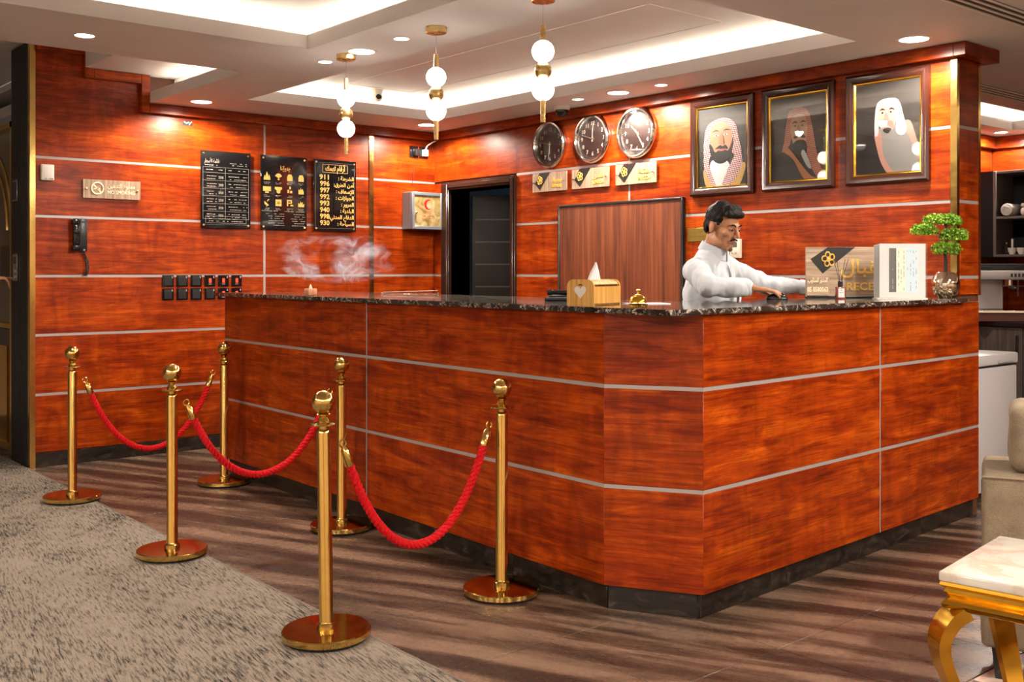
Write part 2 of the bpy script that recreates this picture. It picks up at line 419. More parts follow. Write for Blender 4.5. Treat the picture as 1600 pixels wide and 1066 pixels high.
# ---- walls
ROWS = [.10, .497, .905, 1.31, 1.722, 2.127]
GAP = .009
STRIPM = STEEL
def panel(parent, x0, x1, z0, z1, loc=(0, 0, 0), rz=0., t=.014, name='panel'):
    cx = (x0+x1)/2; cz = (z0+z1)/2; wx = (x1-x0)/2; wz = (z1-z0)/2
    mb = MB().bbox(-wx, wx, -t, 0, -wz, wz, b=.0015)
    M = Matrix.Rotation(rz, 4, 'Z'); p = M @ Vector((cx, 0, 0))
    return mb.build(name, CHERRY, parent, (loc[0]+p.x, loc[1]+p.y, loc[2]+cz), rz)
def strip(parent, x0, x1, z0, z1, loc=(0, 0, 0), rz=0., t=.012, m=None, name='metal_strip'):
    cx = (x0+x1)/2; cz = (z0+z1)/2; M = Matrix.Rotation(rz, 4, 'Z'); p = M @ Vector((cx, 0, 0))
    return MB().box(-(x1-x0)/2, (x1-x0)/2, -t, 0, -(z1-z0)/2, (z1-z0)/2).build(name, m or STRIPM, parent, (loc[0]+p.x, loc[1]+p.y, loc[2]+cz), rz)
CORE = mat('wall_core', (.09, .03, .012), .6)
# wall A (back), faces -y
wall_back = struct(MB().box(-3.245, .2, 0, .15, 0, 2.95).build('wall_back', CORE))
cols = [-3.375, -1.666, -.68, -.014]
for c in range(3):
    x0, x1 = cols[c]+(GAP if c else 0), cols[c+1]-(GAP if c < 2 else 0)
    for r in range(6):
        z0 = ROWS[r]+(GAP if r else 0); z1 = ROWS[r+1]-GAP if r < 5 else 2.565
        if r == 5 and c == 0:
            cx_, cz_ = (x0+x1)/2, (z0+z1)/2
            MB().plate([(a-cx_, b-cz_) for a, b in ((x0, z0), (x1, z0), (x1, z1), (-2.63, z1), (-2.63, 2.761), (-3.03, 2.761), (-3.03, 2.92), (x0, 2.92))], 0, .014).build('panel', CHERRY, wall_back, (cx_, 0, cz_))
        else: panel(wall_back, x0, x1, z0, z1)
        if r: strip(wall_back, x0, x1, ROWS[r]-GAP, ROWS[r]+GAP)
strip(wall_back, -1.666-GAP, -1.666+GAP, .10, 2.56)
strip(wall_back, -.68-.022, -.68+.022, .10, 2.50, t=.022, m=GOLDTRIM, name='gold_strip')
MB().box(-3.375, -.02, -.02, 0, 0, .098).build('baseboard_back', SKIRT)['kind'] = 'structure'
# wall B (right), faces -x, ends in a thicker column
RB = -PI/2
mb = MB().box(0, .2, -.24, 0, 0, 2.95).box(0, .2, -4.40, -1.08, 0, 2.95).box(0, .2, -1.08, -.24, 2.05, 2.95).box(0, .238, -4.795, -4.40, 0, 2.56)
wall_right = struct(mb.build('wall_right', CORE))
def bpan(s0, s1, z0, z1): return panel(wall_right, s0, s1, z0, z1, rz=RB)       # s = -y
for r in range(6):
    z0 = ROWS[r]+(GAP if r else 0); z1 = ROWS[r+1]-GAP if r < 5 else 2.565
    for (s0, s1) in ((.0, .135), (1.136, 2.383-GAP), (2.383+GAP, 4.773)):
        if r == 5 and s0 == 0: panel(wall_right, 0, 1.136, max(z0, 2.12), z1, rz=RB); continue
        if r == 4 and s0 == 0: pass
        bpan(s0, s1, z0, z1)
        if r: strip(wall_right, s0, s1, ROWS[r]-GAP, ROWS[r]+GAP, rz=RB)
bpan(.0, .135, 2.127+GAP, 2.1365)
strip(wall_right, 2.383-GAP, 2.383+GAP, .10, 2.56, rz=RB)
# end face of the column, faces -y
for r in range(6):
    z0 = ROWS[r]+(GAP if r else 0); z1 = ROWS[r+1]-GAP if r < 5 else 2.50
    if z1 < 1.1: continue
    z0 = max(z0, 1.215) if r == 2 else z0
    panel(wall_right, .012, .224, z0, z1, loc=(0, -4.795, 0))
    if r > 2: strip(wall_right, .012, .224, ROWS[r]-GAP, ROWS[r]+GAP, loc=(0, -4.795, 0))
g = MB().box(-.018, .010, -4.812, -4.796, 1.205, 2.495).box(-.018, -.0005, -4.796, -4.775, 1.205, 2.495)
g.build('trim_1', GOLDTRIM)['kind'] = 'structure'
MB().box(.225, .252, -4.812, -4.796, 1.21, 2.495).box(.239, .252, -4.796, -4.75, .10, 2.495).build('trim_2', GOLDTRIM)['kind'] = 'structure'
# gold corner at the left end of wall A, and the fluted black return
MB().box(-3.412, -3.376, -.022, 0, 0, 2.90).box(-3.412, -3.401, 0, .028, 0, 2.90).build('trim_3', GOLDTRIM)['kind'] = 'structure'
wl = struct(MB().box(-3.40, -3.246, .0, .45, 0, 2.92).build('wall_left', BLACKM))
mb = MB()
for k in range(14):
    y = .034+k*.0285; mb.prism([(-3.40, y), (-3.414, y+.004), (-3.414, y+.018), (-3.40, y+.022)], 0, 2.915)
tag(mb.build('fluting', mat('black_flute', (.005, .0045, .0045), .35, spec=.3), wl), kind='stuff')
# lift front beyond the fluted wall
lift = thing('lift_door', 'polished dark lift door with gold arcs and gold frame at left edge', 'lift door', (-3.40, .455, 0))
MB().box(-.005, .15, 0, .045, 0, 2.42).box(-.005, .15, 0, 1.5, 2.38, 2.42).build('frame', GOLDTRIM, lift)
MB().box(.03, .15, .045, 1.5, .0, 2.38).build('door_panel', mat('dark_mirror', (.26, .25, .23), .16, metal=.7), lift)
for r_, nm in ((.62, 0), (.50, 0)):
    pts = [(.026, .05+.62-r_*.9*math.cos(a), 1.62+r_*math.sin(a)) for a in np.linspace(.05, PI-.05, 24)]
    MB().tube(pts, .012, 6).build('gold_arc', GOLDTRIM, lift)
MB().box(.0, .03, .055, 1.45, .93, .965).box(.0, .03, .055, 1.45, .05, .10).box(.005, .03, .16, 1.4, .10, .80).build('reflected_panel', GOLDTAB, lift)  # gold shapes stand for a reflection in the polished door
MB().box(.0, .03, .06, .30, 1.27, 1.53).build('notice', BLACKG, lift)
MB().box(-.002, .03, .06, 1.45, .81, .925).build('reflected_rail', BLACKG, lift)  # black band belongs to the same modelled reflection
cp = thing('lift_call_panel', 'narrow steel lift call panel with buttons on the black fluted wall', 'call panel', (-3.414, .30, 1.36))
MB().bbox(-.010, 0, -.055, .055, -.085, .105, b=.002).build('plate', CHROME, cp)
MB().box(-.0125, -.010, -.028, .028, .035, .085).build('display', BLACKG, cp)
for z in (-.02, -.06): MB().lathe([(.016, 0), (.016, .006), (.012, .008)], 14, axis='x', c=(-.018, 0, z)).build('button', STEEL, cp)
dp = thing('lift_floor_display', 'small blue floor display plate high on the black fluted wall', 'display', (-3.414, .30, 1.91))
MB().bbox(-.010, 0, -.055, .055, -.075, .075, b=.002).build('bezel', CHROME, dp); MB().box(-.012, -.010, -.042, .042, -.062, .062).build('screen', mat('blue_lcd', (.02, .03, .09), .15), dp)
# outer shell of the lobby and the rooms behind
BEIGE = mat('beige_wall', (.42, .33, .26), .6)
struct(MB().box(-9.1, -9, -11, 3, 0, 2.95).build('wall_west', BEIGE))
struct(MB().box(-9, 7, -11.1, -11, 0, 2.95).build('wall_south', BEIGE))
struct(MB().box(-9, -3.37, 3, 3.1, 0, 2.95).build('wall_lobby', BEIGE))
struct(MB().box(-3.37+.16, -3.37+.26, 1.97, 3.0, 0, 2.95).build('wall_lift', BLACKM))
wc = struct(MB().box(.2, 4.1, -3.05, -2.93, 0, 2.95).build('wall_pantry_left', CORE))
wd = struct(MB().box(4.1, 4.25, -11, -2.93, 0, 2.95).build('wall_pantry', CORE))
struct(MB().box(.2, 2.4, .0, .12, 0, 2.95).build('wall_office_left', BEIGE))
struct(MB().box(2.3, 2.4, -2.93, 0, 0, 2.95).build('wall_office', mat('office_navy', (.03, .045, .09), .6)))
for z0, z1 in ((.10, .90), (.912, 1.31), (1.322, 2.20), (2.21, 2.56)):
    panel(wd, 3.065, 7.0, z0, z1, loc=(4.1, 0, 0), rz=RB); panel(wc, .34, 4.08, z0, z1, loc=(0, -3.05, 0))
strip(wd, 3.065, 7.0, 1.205, 1.217, loc=(4.1, 0, 0), rz=RB, t=.018)
# ---- ceiling: dropped soffit with trays, upper deck, cavity walls, LED strips
TR = {'a': (-6.6, -2.63, -8.2, -2.43), 'b': (-2.12, -.49, -4.5, -.65), 'd': (.95, 3.70, -3.97, -3.42), 'e': (.2, 3.4, -9.6, -5.9)}  # tray e is out of view, added to light the right side
holes = list(TR.values())+[(-5.5, -2.6, -1.59, 0), (-5.5, -3.215, 0, 2.9)]
xs = sorted(set([-9, 4.1]+[h[0] for h in holes]+[h[1] for h in holes])); ys = sorted(set([-11, 3]+[h[2] for h in holes]+[h[3] for h in holes]))
def in_holes(hs):
    return lambda i, j: not any(h[0]-1e-6 <= xs[i] and xs[i+1] <= h[1]+1e-6 and h[2]-1e-6 <= ys[j] and ys[j+1] <= h[3]+1e-6 for h in hs)
ceiling = struct(cells('ceiling', xs, ys, ZC, ZC+.08, in_holes(holes)).build('ceiling', PLASTER))
h2 = [(-5.5, -3.06, -1.59, 0), (-5.5, -3.215, 0, 2.9)]
xs = sorted(set([-9, 4.1, -5.5, -3.06, -3.215])); ys = sorted([-11, -1.59, 0, 2.9, 3])
cells('upper_deck', xs, ys, ZT, ZT+.05, in_holes(h2)).build('upper_deck', PLASTER, ceiling)
MB().box(-5.5, -3.06, -1.59, 2.9, 2.93, 2.98).box(-3.06, -3.03, -1.59, 0, ZT+.05, 2.93).box(-5.5, -3.06, -1.62, -1.59, ZT, 2.93).build('raised_deck', PLASTER, ceiling)
SB = .20
def cavity(t):
    x0, x1, y0, y1 = t; a, b, c, d = x0-SB, x1+SB, y0-SB, y1+SB
    MB().box(a-.02, a, c, d, ZC+.08, ZT).box(b, b+.02, c, d, ZC+.08, ZT).box(a, b, c-.02, c, ZC+.08, ZT).box(a, b, d, d+.02, ZC+.08, ZT).build('cavity_wall', PLASTER, ceiling)
    o = .13; z0, z1 = ZC+.0815, ZC+.090
    for bx in ((x0-o-.008, x0-o+.008, y0-o, y1+o), (x1+o-.008, x1+o+.008, y0-o, y1+o), (x0-o+.01, x1+o-.01, y0-o-.008, y0-o+.008), (x0-o+.01, x1+o-.01, y1+o-.008, y1+o+.008)):
        MB().box(*bx, z0, z1).build('led_strip', LED, ceiling)
for t in TR.values(): cavity(t)
MB().box(-2.40, -2.38, -1.8, -.02, ZC+.08, ZT).box(-5.5, -2.4, -1.81, -1.79, ZC+.08, ZT).build('cavity_wall', PLASTER, ceiling)
MB().box(-2.478, -2.462, -1.6, -.1, ZC+.0815, ZC+.09).build('led_strip', LED, ceiling)
MB().box(-5.4, -3.2, -1.728, -1.712, ZC+.0815, ZC+.09).build('led_strip', LED, ceiling)
# plaster access panel joints in the tray over the counter
x0, x1, y0, y1 = -1.34, -.72, -3.79, -.69
MB().box(x0, x0+.006, y0, y1, ZT-.003, ZT).box(x1-.006, x1, y0, y1, ZT-.003, ZT).box(x0, x1, y0, y0+.006, ZT-.003, ZT).box(x0, x1, y1-.006, y1, ZT-.003, ZT).build('access_panel_joint', mat('joint', (.72, .66, .60), .5), ceiling)
# cornice
def cornice(name, boxes):
    mb = MB()
    for b in boxes: mb.bbox(*b, b=.002)
    o = mb.build(name, CHERRY); o['kind'] = 'structure'; return o
cy = -.072
cornice('trim_4', [(-2.60, -.075, cy, -.0145, 2.497, 2.568), (-2.662, -2.602, cy, -.0145, 2.497, 2.768), (-2.998, -2.664, cy, -.0145, 2.70, 2.768), (-3.062, -3.0, cy, -.0145, 2.70, 2.925), (-3.37, -3.064, cy, -.0145, 2.857, 2.925)])
cornice('trim_5', [(-.072, -.0145, -4.818, -.0, 2.497, 2.568), (-.072, .32, -4.885, -4.819, 2.497, 2.568), (.255, .32, -4.8175, -4.40, 2.497, 2.568)])
cornice('trim_6', [(4.02, 4.085, -7, -3.065, 2.46, 2.565), (.34, 4.018, -3.13, -3.065, 2.46, 2.565)])
# ---- door 1 in wall B
d1 = struct(bpy.data.objects.new('door_1', None)); COL.objects.link(d1); d1.location = (0, 0, 0)
fr = MB().bbox(-.035, .205, -.24, -.135, 0, 2.12, b=.004).bbox(-.035, .205, -1.136, -1.08, 0, 2.12, b=.004).bbox(-.035, .205, -1.08, -.24, 2.05, 2.12, b=.004)
fr.bbox(-.05, -.035, -.235, -.15, 0, 2.105, b=.006).bbox(-.05, -.035, -1.125, -1.09, 0, 2.105, b=.006).bbox(-.05, -.035, -1.09, -.235, 2.065, 2.105, b=.006)
fr.build('door_frame', mat('door_frame_brown', (.022, .009, .006), .25), d1)
leaf = MB().bbox(0, .80, 0, .04, .01, 2.015, b=.003).build('door_leaf', DARKDOOR, d1, (.215, -.262, 0), -math.radians(40.1))
zs = np.linspace(.02, 2.0, 11)
for k in range(10):
    r_ = lambda z: .55-.16*math.sqrt(max(0, 1-((z-1.02)/1.05)**2))
    a, b = zs[k]+.008, zs[k+1]-.008
    MB().prism([(.03, a), (r_(a), a), (r_((a+b)/2), (a+b)/2), (r_(b), b), (.03, b)], 0, .010).build('door_panel', DARKDOOR, leaf, (0, -.0005, 0), rot=(PI/2, 0, 0))
for z in zs[1:-1]: MB().box(.03, .55-.16*math.sqrt(max(0, 1-((z-1.02)/1.05)**2)), -.0045, 0, z-.005, z+.005).build('groove_glint', mat('glint_brown', (.10, .085, .07), .3), leaf)  # lighter strips paint the glint along the panel edges
pts = [(.565-.16*math.sqrt(max(0, 1-((z-1.02)/1.05)**2)), -.004, z) for z in np.linspace(.02, 2.0, 30)]
MB().tube(pts, .006, 6).build('arc_moulding', mat('arc_trim', (.05, .04, .034), .25), leaf)
MB().bbox(.60, .68, -.004, 0, 1.76, 1.86, b=.001).build('white_tag', CREAMP, leaf)
hd = MB().cap((.70, -.05, 1.02), (.60, -.05, 1.02), .010, .010); hd.cap((.70, 0, 1.02), (.70, -.05, 1.02), .010, .010).build('door_handle', CHROME, leaf)
wn = MB().box(2.285, 2.298, -2.0, -.2, 1.72, 2.52).build('window_1', mat('blue_daylight_pane', (.1, .3, .5), .3, emit=(.10, .34, .62), estr=.55)); wn['kind'] = 'structure'
mb = MB()
for y in (-2.02, -1.1, -.2): mb.bbox(2.26, 2.30, y-.02, y+.02, 1.70, 2.54, b=.003)
for z in (1.70, 2.52): mb.bbox(2.262, 2.30, -2.04, -.18, z-.02, z+.02, b=.003)
mb.build('window_frame', WHITEP, wn)
# ---- downlights
def downlight(x, y, r, watts, label, z=ZC, ang=168):
    t = thing('downlight', label, 'downlight', (x, y, z), group='recessed ceiling downlights')
    MB().lathe([(r*.86, -.001), (r*.88, -.004), (r*1.0, -.004), (r*1.06, -.0015), (r*1.06, .0)], 28, cap=False).build('trim_ring', WHITEP, t)
    MB().lathe([(.001, -.0025), (r*.86, -.0025)], 28, cap=False).build('lens', LENS, t)
    l = bpy.data.lights.new('downlight_beam', 'SPOT'); l.energy = watts; l.color = (1, .88, .74); l.spot_size = math.radians(ang); l.spot_blend = .35; l.shadow_soft_size = r*.8
    o = bpy.data.objects.new('downlight_beam', l); COL.objects.link(o); o.parent = t; o.location = (0, 0, -.012)
    return t
L_, S_ = .082, .044
for x, y, r, lab in ((-3.688, -1.994, .055, 'small bright downlight at far left above the black lift wall'), (-2.333, -.351, L_, 'large downlight beside the wooden cornice step over the black signs'),
        (-2.383, -2.196, S_, 'small downlight nearest the leftmost pendant canopy'), (-2.373, -2.58, L_, 'large round downlight between the first and second pendants'),
        (-2.386, -2.992, S_, 'small downlight just left of the middle pendant canopy'), (-.39, -.42, L_, 'large downlight in the corner above the wall sockets'),
        (-.331, -2.185, S_, 'small downlight beside the dome camera above the clocks'), (-.306, -2.558, L_, 'large downlight above the rightmost clock'),
        (-.305, -2.948, S_, 'small downlight right of the large one above the clocks'), (-.306, -4.724, L_*1.05, 'largest downlight beside the wooden column top')):
    downlight(x, y, r, SPOT_W if r > .06 else SPOT_S, lab)
# out of view: more fittings added over the lobby to light the counter front
for x, y in ((-1.0, -6.6), (-2.3, -7.7), (-.3, -8.6), (-7.4, -8.0), (-7.5, -4.5), (-7.5, -3.0), (-7.5, -6.0), (-4.5, -9.6), (-1.5, -9.8), (-7.0, -9.5)):
    downlight(x, y, L_, SPOT_W*2.0, 'unseen large downlight added to light the lobby')
for x, y in ((2.2, -3.25), (3.75, -3.3), (3.8, -4.4)):
    downlight(x, y, .06, 75, 'downlight washing the orange wood wall of the pantry')
# slot air diffusers
def slot(x0, x1, y, label):
    t = thing('air_diffuser', label, 'air vent', ((x0+x1)/2, y, ZC)); w_ = (x1-x0)/2
    MB().box(-w_, w_, -.07, .07, -.002, 0).build('backing', mat('vent_dark', (.05, .045, .04), .6), t)
    for k in range(4): MB().bbox(-w_, w_, -.07+k*.043, -.07+k*.043+.012, -.010, -.002, b=.002).build('blade', WHITEP, t)
slot(-1.3, 1.6, -5.30, 'white slot air diffuser in the ceiling right of the column')
slot(1.0, 3.4, -4.25, 'white slot air diffuser above the pantry seen past the column')
# ================================================================== RECEPTION COUNTER
ZS = 1.20; TSL = .022
PL = (-2.45, -.99); PC = (-2.55, -4.656); PD = (-2.352, -4.995); PR = (.175, -4.838)
cnt = thing('reception_counter', 'long cherry wood reception counter with steel strips and chamfered corner', 'counter')
CR = [.10, .493, .888, ZS-TSL]
def ccore():
    poly = [(PL[0]+.055, PL[1]-.02), (PL[0]+.60, PL[1]-.02), (-1.93, -4.36), (-.02, -4.27), (-.02, -4.76), (PD[0]+.05, PD[1]+.06), (PC[0]+.06, PC[1]+.03)]
    MB().prism(poly, 0.001, ZS-TSL-.001).build('carcass', CORE, cnt)
ccore()
def face(p0, p1, splits, skn):
    p0 = Vector((*p0, 0)); p1 = Vector((*p1, 0)); d = p1-p0; L = d.length; rz = math.atan2(d.y, d.x)
    ed = [0]+splits+[L]
    for c in range(len(ed)-1):
        x0 = ed[c]+(.007 if c else .0005); x1 = ed[c+1]-(.007 if c < len(ed)-2 else .0005)
        for r in range(3):
            z0 = CR[r]+(.008 if r else 0); z1 = CR[r+1]-(.008 if r < 2 else .001)
            M = Matrix.Rotation(rz, 4, 'Z'); q = p0+(M @ Vector(((x0+x1)/2, 0, 0)))
            w_ = (x1-x0)/2; h_ = (z1-z0)/2
            MB().bbox(-w_, w_, 0, .02, -h_, h_, b=.0012).build('panel', CHERRY, cnt, (q.x, q.y, (z0+z1)/2), rz)
            if r: MB().box(-w_, w_, .0025, .02, -.0078, .0078).build('metal_strip', STRIPM, cnt, (q.x, q.y, CR[r]), rz)
        if c < len(ed)-2:
            q = p0+(Matrix.Rotation(rz, 4, 'Z') @ Vector((ed[c+1], 0, 0)))
            MB().box(-.0065, .0065, .0025, .02, CR[0], CR[3]-.001).build('metal_strip', STRIPM, cnt, (q.x, q.y, 0), rz)
    n = skn
    for k in range(n):
        a, b = L*k/n+.001+(.01 if k == 0 else 0), L*(k+1)/n-.001-(.01 if k == n-1 else 0); q = p0+(Matrix.Rotation(rz, 4, 'Z') @ Vector(((a+b)/2, 0, 0)))
        MB().bbox(-(b-a)/2, (b-a)/2, .028, .045, .0005, .0995, b=.001).build('skirting_tile', SKIRT, cnt, (q.x, q.y, 0), rz)
face(PL, PC, [1.84], 6); face(PC, PD, [], 1); face(PD, PR, [1.41], 4)
# left end face of the counter
MB().bbox(PL[0]+.02, PL[0]+.60, PL[1]-.02, PL[1], .10, CR[3]-.001, b=.001).build('end_panel', CHERRY, cnt)
top = MB()
poly = [(-2.50, -.93), (-2.597, -5.045), (-.10, -4.905), (-.045, -4.895), (-.025, -4.825), (-.03, -4.80), (-.03, -4.10), (-1.68, -4.25), (-1.62, -.93)]
bm = bmesh.new(); vs = [bm.verts.new((x, y, ZS-TSL)) for x, y in poly]; f = bm.faces.new(vs); bm.normal_update()
if f.normal.z > 0: f.normal_flip()
r_ = bmesh.ops.extrude_face_region(bm, geom=[f]); bmesh.ops.translate(bm, verts=[v for v in r_['geom'] if isinstance(v, bmesh.types.BMVert)], vec=(0, 0, TSL))
bmesh.ops.recalc_face_normals(bm, faces=bm.faces[:]); bmesh.ops.bevel(bm, geom=[e for e in bm.edges if abs(e.verts[0].co.z-e.verts[1].co.z) < .001], offset=.005, segments=2, affect='EDGES')
top.bm(bm)
wt = top.build('worktop', MARBLE); tag(wt, 'polished black marble worktop with white veins on the reception counter', 'worktop')
# ================================================================== STANCHIONS
def stanchion_proto():
    t = thing('stanchion', 'x', 'stanchion')
    MB().lathe([(.001, .0), (.152, .0), (.154, .006), (.150, .009)], 48).build('rubber_ring', BLACKP, t)
    MB().lathe([(.001, .009), (.158, .009), (.161, .012), (.161, .030), (.157, .0335), (.030, .0345), (.001, .0345)], 56).build('base', GOLD, t)
    MB().lathe([(.036, .034), (.034, .05), (.0275, .055), (.0255, .06), (.0255, .745), (.0235, .752), (.018, .758), (.018, .772)], 32).build('pole', GOLD, t)
    MB().lathe([(.018, .772), (.046, .772), (.048, .775), (.046, .779), (.02, .781)], 32).build('rope_collar', GOLD, t)
    MB().lathe([(.022, .781), (.024, .788), (.018, .797), (.014, .803), (.018, .808), (.026, .811), (.018, .815)], 28).build('finial_neck', GOLD, t)
    MB().ell((0, 0, .855), (.0425, .0425, .0425), nu=28, nv=18).build('finial', GOLD, t)
    return t
SPOS = [((-3.522, -1.267), 'brass stanchion at far left nearest the lift wall'), ((-3.548, -2.798), 'brass stanchion on the carpet edge, second from the left in front row'),
        ((-2.621, -1.35), 'brass stanchion standing against the counter beside the passage'), ((-3.561, -4.246), 'nearest brass stanchion, its base on the carpet edge'),
        ((-2.66, -2.844), 'brass stanchion at the counter half hidden behind the nearest one'), ((-2.72, -4.227), 'rightmost brass stanchion near the counter corner')]
sp = stanchion_proto()
for i, ((x, y), lab) in enumerate(SPOS):
    o = sp if i == 0 else copy_tree(sp)
    zf = (.0125 if i == 3 else .010) if x < -3.3 else 0.
    o.location = (x, y, zf); o.rotation_euler = (0, 0, i*.7); tag(o, lab, 'stanchion', 'brass rope stanchions')
    if i == 3: o.rotation_euler = (0, math.radians(-.9), 0)
rt = NT('twisted_red_rope', rough=.75, spec=.15); rv = rt.coord((120, 120, 120)); rn = rt.noise(rv, 1, 2); rt.base(rt.ramp(rn, [(.3, (.33, .003, .006)), (.7, (.58, .009, .013))])); rt.bump(rn, .4, .004)
def rope(a, b, sag, label):
    A = Vector((*SPOS[a][0], .775+.005)); B = Vector((*SPOS[b][0], .775+.005)); h = (B-A).normalized(); t = thing('barrier_rope', label, 'rope', ((A.x+B.x)/2, (A.y+B.y)/2, 0), group='red barrier ropes')
    o = Vector(t.location); P0 = A+h*.052+Vector((0, 0, -.012)); P1 = B-h*.052+Vector((0, 0, -.012))
    def cur(u):
        # catenary-like: steep near the ends
        k = 1.9; y = (math.cosh(k*(2*u-1))-math.cosh(k))/(math.cosh(k)-1)
        return P0.lerp(P1, u)+Vector((0, 0, y*sag))-o
    n = 150; cs = [cur(.045+.91*i/(n-1)) for i in range(n)]
    L = 0; acc = [0]
    for i in range(1, n): L += (cs[i]-cs[i-1]).length; acc.append(L)
    mb = MB()
    side = h.cross(Vector((0, 0, 1)))
    for s in range(3):
        pts = []
        for i in range(n):
            tg = (cs[min(i+1, n-1)]-cs[max(i-1, 0)]).normalized(); nn = tg.cross(side).normalized()
            ph = 2*PI*(acc[i]/.062)+s*2*PI/3
            pts.append(cs[i]+(side*math.cos(ph)+nn*math.sin(ph))*.0088)
        mb.tube(pts, .0098, 7)
    mb.build('cord', rt.m, t)
    for (p, q, tip) in ((cs[0], cs[3], P0-o), (cs[-1], cs[-4], P1-o)):
        d = (p-q).normalized(); m = MB()
        m.tube([q-d*.002, q+d*.004, p+d*.02, p+d*.026, p+d*.034], [.0185, .0195, .016, .011, .007], 16); e = m.build('end_ferrule', GOLD, t)
        c = p+d*.047; u = d.cross(side).normalized()
        MB().tube([c+(d*math.cos(x)+u*math.sin(x))*.014 for x in np.linspace(0, 2*PI, 18)[:-1]], .0035, 6, closed=True).build('hook', GOLD, t)
rope(0, 2, .50, 'red twisted rope between far left stanchion and the one beside the passage')
rope(1, 4, .43, 'red twisted rope crossing behind the nearest stanchion')
rope(3, 5, .49, 'red twisted rope nearest the camera, hung to the rightmost stanchion')
# ================================================================== PENDANTS
def pendant_proto():
    t = thing('pendant_lamp', 'x', 'pendant lamp')
    MB().lathe([(.001, 0), (.054, 0), (.054, -.026), (.050, -.030), (.001, -.030)][::-1], 36).build('canopy', GOLDBRUSH, t)
    MB().tube([(0, 0, -.03), (0, 0, -.135)], .0018, 6).build('cable', CHROME, t)
    MB().lathe([(.001, -.205), (.0135, -.205), (.011, -.135), (.001, -.134)], 20).build('top_stem', GOLDBRUSH, t)
    MB().ell((0, 0, -.250), (.050, .050, .050), nu=28, nv=18).build('upper_globe', OPAL, t)
    MB().ell((0, 0, -.335), (.039, .039, .039), nu=28, nv=18).build('brass_ball', GOLDBRUSH, t)
    MB().ell((0, 0, -.420), (.050, .050, .050), nu=28, nv=18).build('lower_globe', OPAL, t)
    MB().lathe([(.001, -.565), (.011, -.565), (.0125, -.461), (.001, -.461)], 20).build('bottom_stem', GOLDBRUSH, t)
    for z in (-.252, -.416):
        l = bpy.data.lights.new('globe_light', 'POINT'); l.energy = 1.2; l.color = (1, .86, .68); l.shadow_soft_size = .055
        o = bpy.data.objects.new('globe_light', l); COL.objects.link(o); o.parent = t; o.location = (0, 0, z)
    return t
pp = pendant_proto()
for i, (y, lab) in enumerate(((-2.442, 'leftmost pendant lamp of two white globes and a brass ball'), (-3.309, 'middle pendant lamp of two white globes and a brass ball'), (-4.116, 'rightmost pendant lamp hanging before the clock wall'))):
    o = pp if i == 0 else copy_tree(pp); o.location = (-2.39, y, ZC); tag(o, lab, 'pendant lamp', 'globe pendant lamps over the counter')
# ================================================================== ON WALL A (front faces -y)
YA = -.015
def screws(t, w_, h_, y, m=GOLDBRUSH, inset=.022, two=False, r=.008, out=.012):
    pts = [(-w_+inset, 0), (w_-inset, 0)] if two else [(sx*(w_-inset), sz*(h_-inset)) for sx in (-1, 1) for sz in (-1, 1)]
    for x, z in pts: MB().lathe([(r, 0), (r, out*.8), (r*.7, out), (.0005, out)], 14, axis='y', c=(x, y, z)).build('standoff_screw', m, t)
def bars(mb, x0, x1, z, h_, y, seed, fill=.8):
    """unreadable small print as broken strokes"""
    rnd = random.Random(seed); x = x0
    while x < x1-.004:
        w_ = rnd.uniform(.006, .022); e = min(x+w_, x1)
        if rnd.random() < fill: mb.box(x, e, y-.0006, y, z-h_*rnd.uniform(.16, .30), z+h_*rnd.uniform(.16, .30))
        x = e+.004
def board(x, label, w_=.203, h_=.293):
    t = thing('sign_board', label, 'sign', (x, YA, 1.966), group='black acrylic sign boards')
    MB().bbox(-w_, w_, -.024, -.018, -h_, h_, b=.0015).build('plate', BLACKG, t); screws(t, w_, h_, -.018, out=.014)
    MB().box(-.004, .004, -.018, 0, -.004, .004).build('wall_spacer', STEEL, t)
    return t
YP = -.0241
b1 = board(-2.0, 'black acrylic price list board, leftmost of three, with ruled table')
letters(b1, arabic('قائمة الأسعار'), -.115, .215, YP, .042, WHITEINK, width=.12)
mb = MB(); bars(mb, -.17, -.07, .185, .012, YP, 3); bars(mb, .03, .17, .205, .009, YP, 4); bars(mb, .05, .17, .190, .009, YP, 5)
for r in range(7):
    z = .150-.058*r
    if r == 0:
        bars(mb, -.16, -.10, z, .010, YP, 30); bars(mb, -.06, -.03, z, .010, YP, 31); bars(mb, .02, .05, z, .011, YP, 32); bars(mb, .10, .16, z, .011, YP, 33); continue
    bars(mb, -.155, -.075, z+.010, .009, YP, 40+r); bars(mb, -.155, -.075, z-.010, .008, YP, 50+r); bars(mb, .02, .175, z+.011, .010, YP, 60+r); bars(mb, .03, .165, z-.011, .008, YP, 70+r)
bars(mb, -.14, .14, -.222, .011, YP, 80); bars(mb, -.14, .14, -.240, .009, YP, 81)
tag(mb.build('small_print', WHITEINK, b1), kind='stuff')
for r, n_ in enumerate(('200', '300', '350', '250', '350', '500')): letters(b1, n_, -.042, .092-.058*r, YP, .027, WHITEINK)
g = MB()
for z in [.170, .128]+[.128-.0585*k for k in range(1, 7)]: g.box(-.186, .186, YP-.0005, YP, z-.001, z+.001)
for x in (-.186, -.006, .186): g.box(x-.001, x+.001, YP-.0005, YP, -.223+.0, .170)
for (a, b, c, d) in ((-.165, .165, -.203, -.201), (-.165, .165, -.255, -.253), (-.166, -.164, -.255, -.201), (.164, .166, -.255, -.201), (-.18, .18, -.266, -.265)): g.box(a, b, YP-.0005, YP, c, d)
tag(g.build('ruled_lines', GREYINK, b1), kind='stuff')
b2 = board(-1.508, 'black acrylic board of gold service icons, middle of three')
letters(b2, arabic('خدماتنا'), .01, .197, YP, .05, GOLDINK, width=.085)
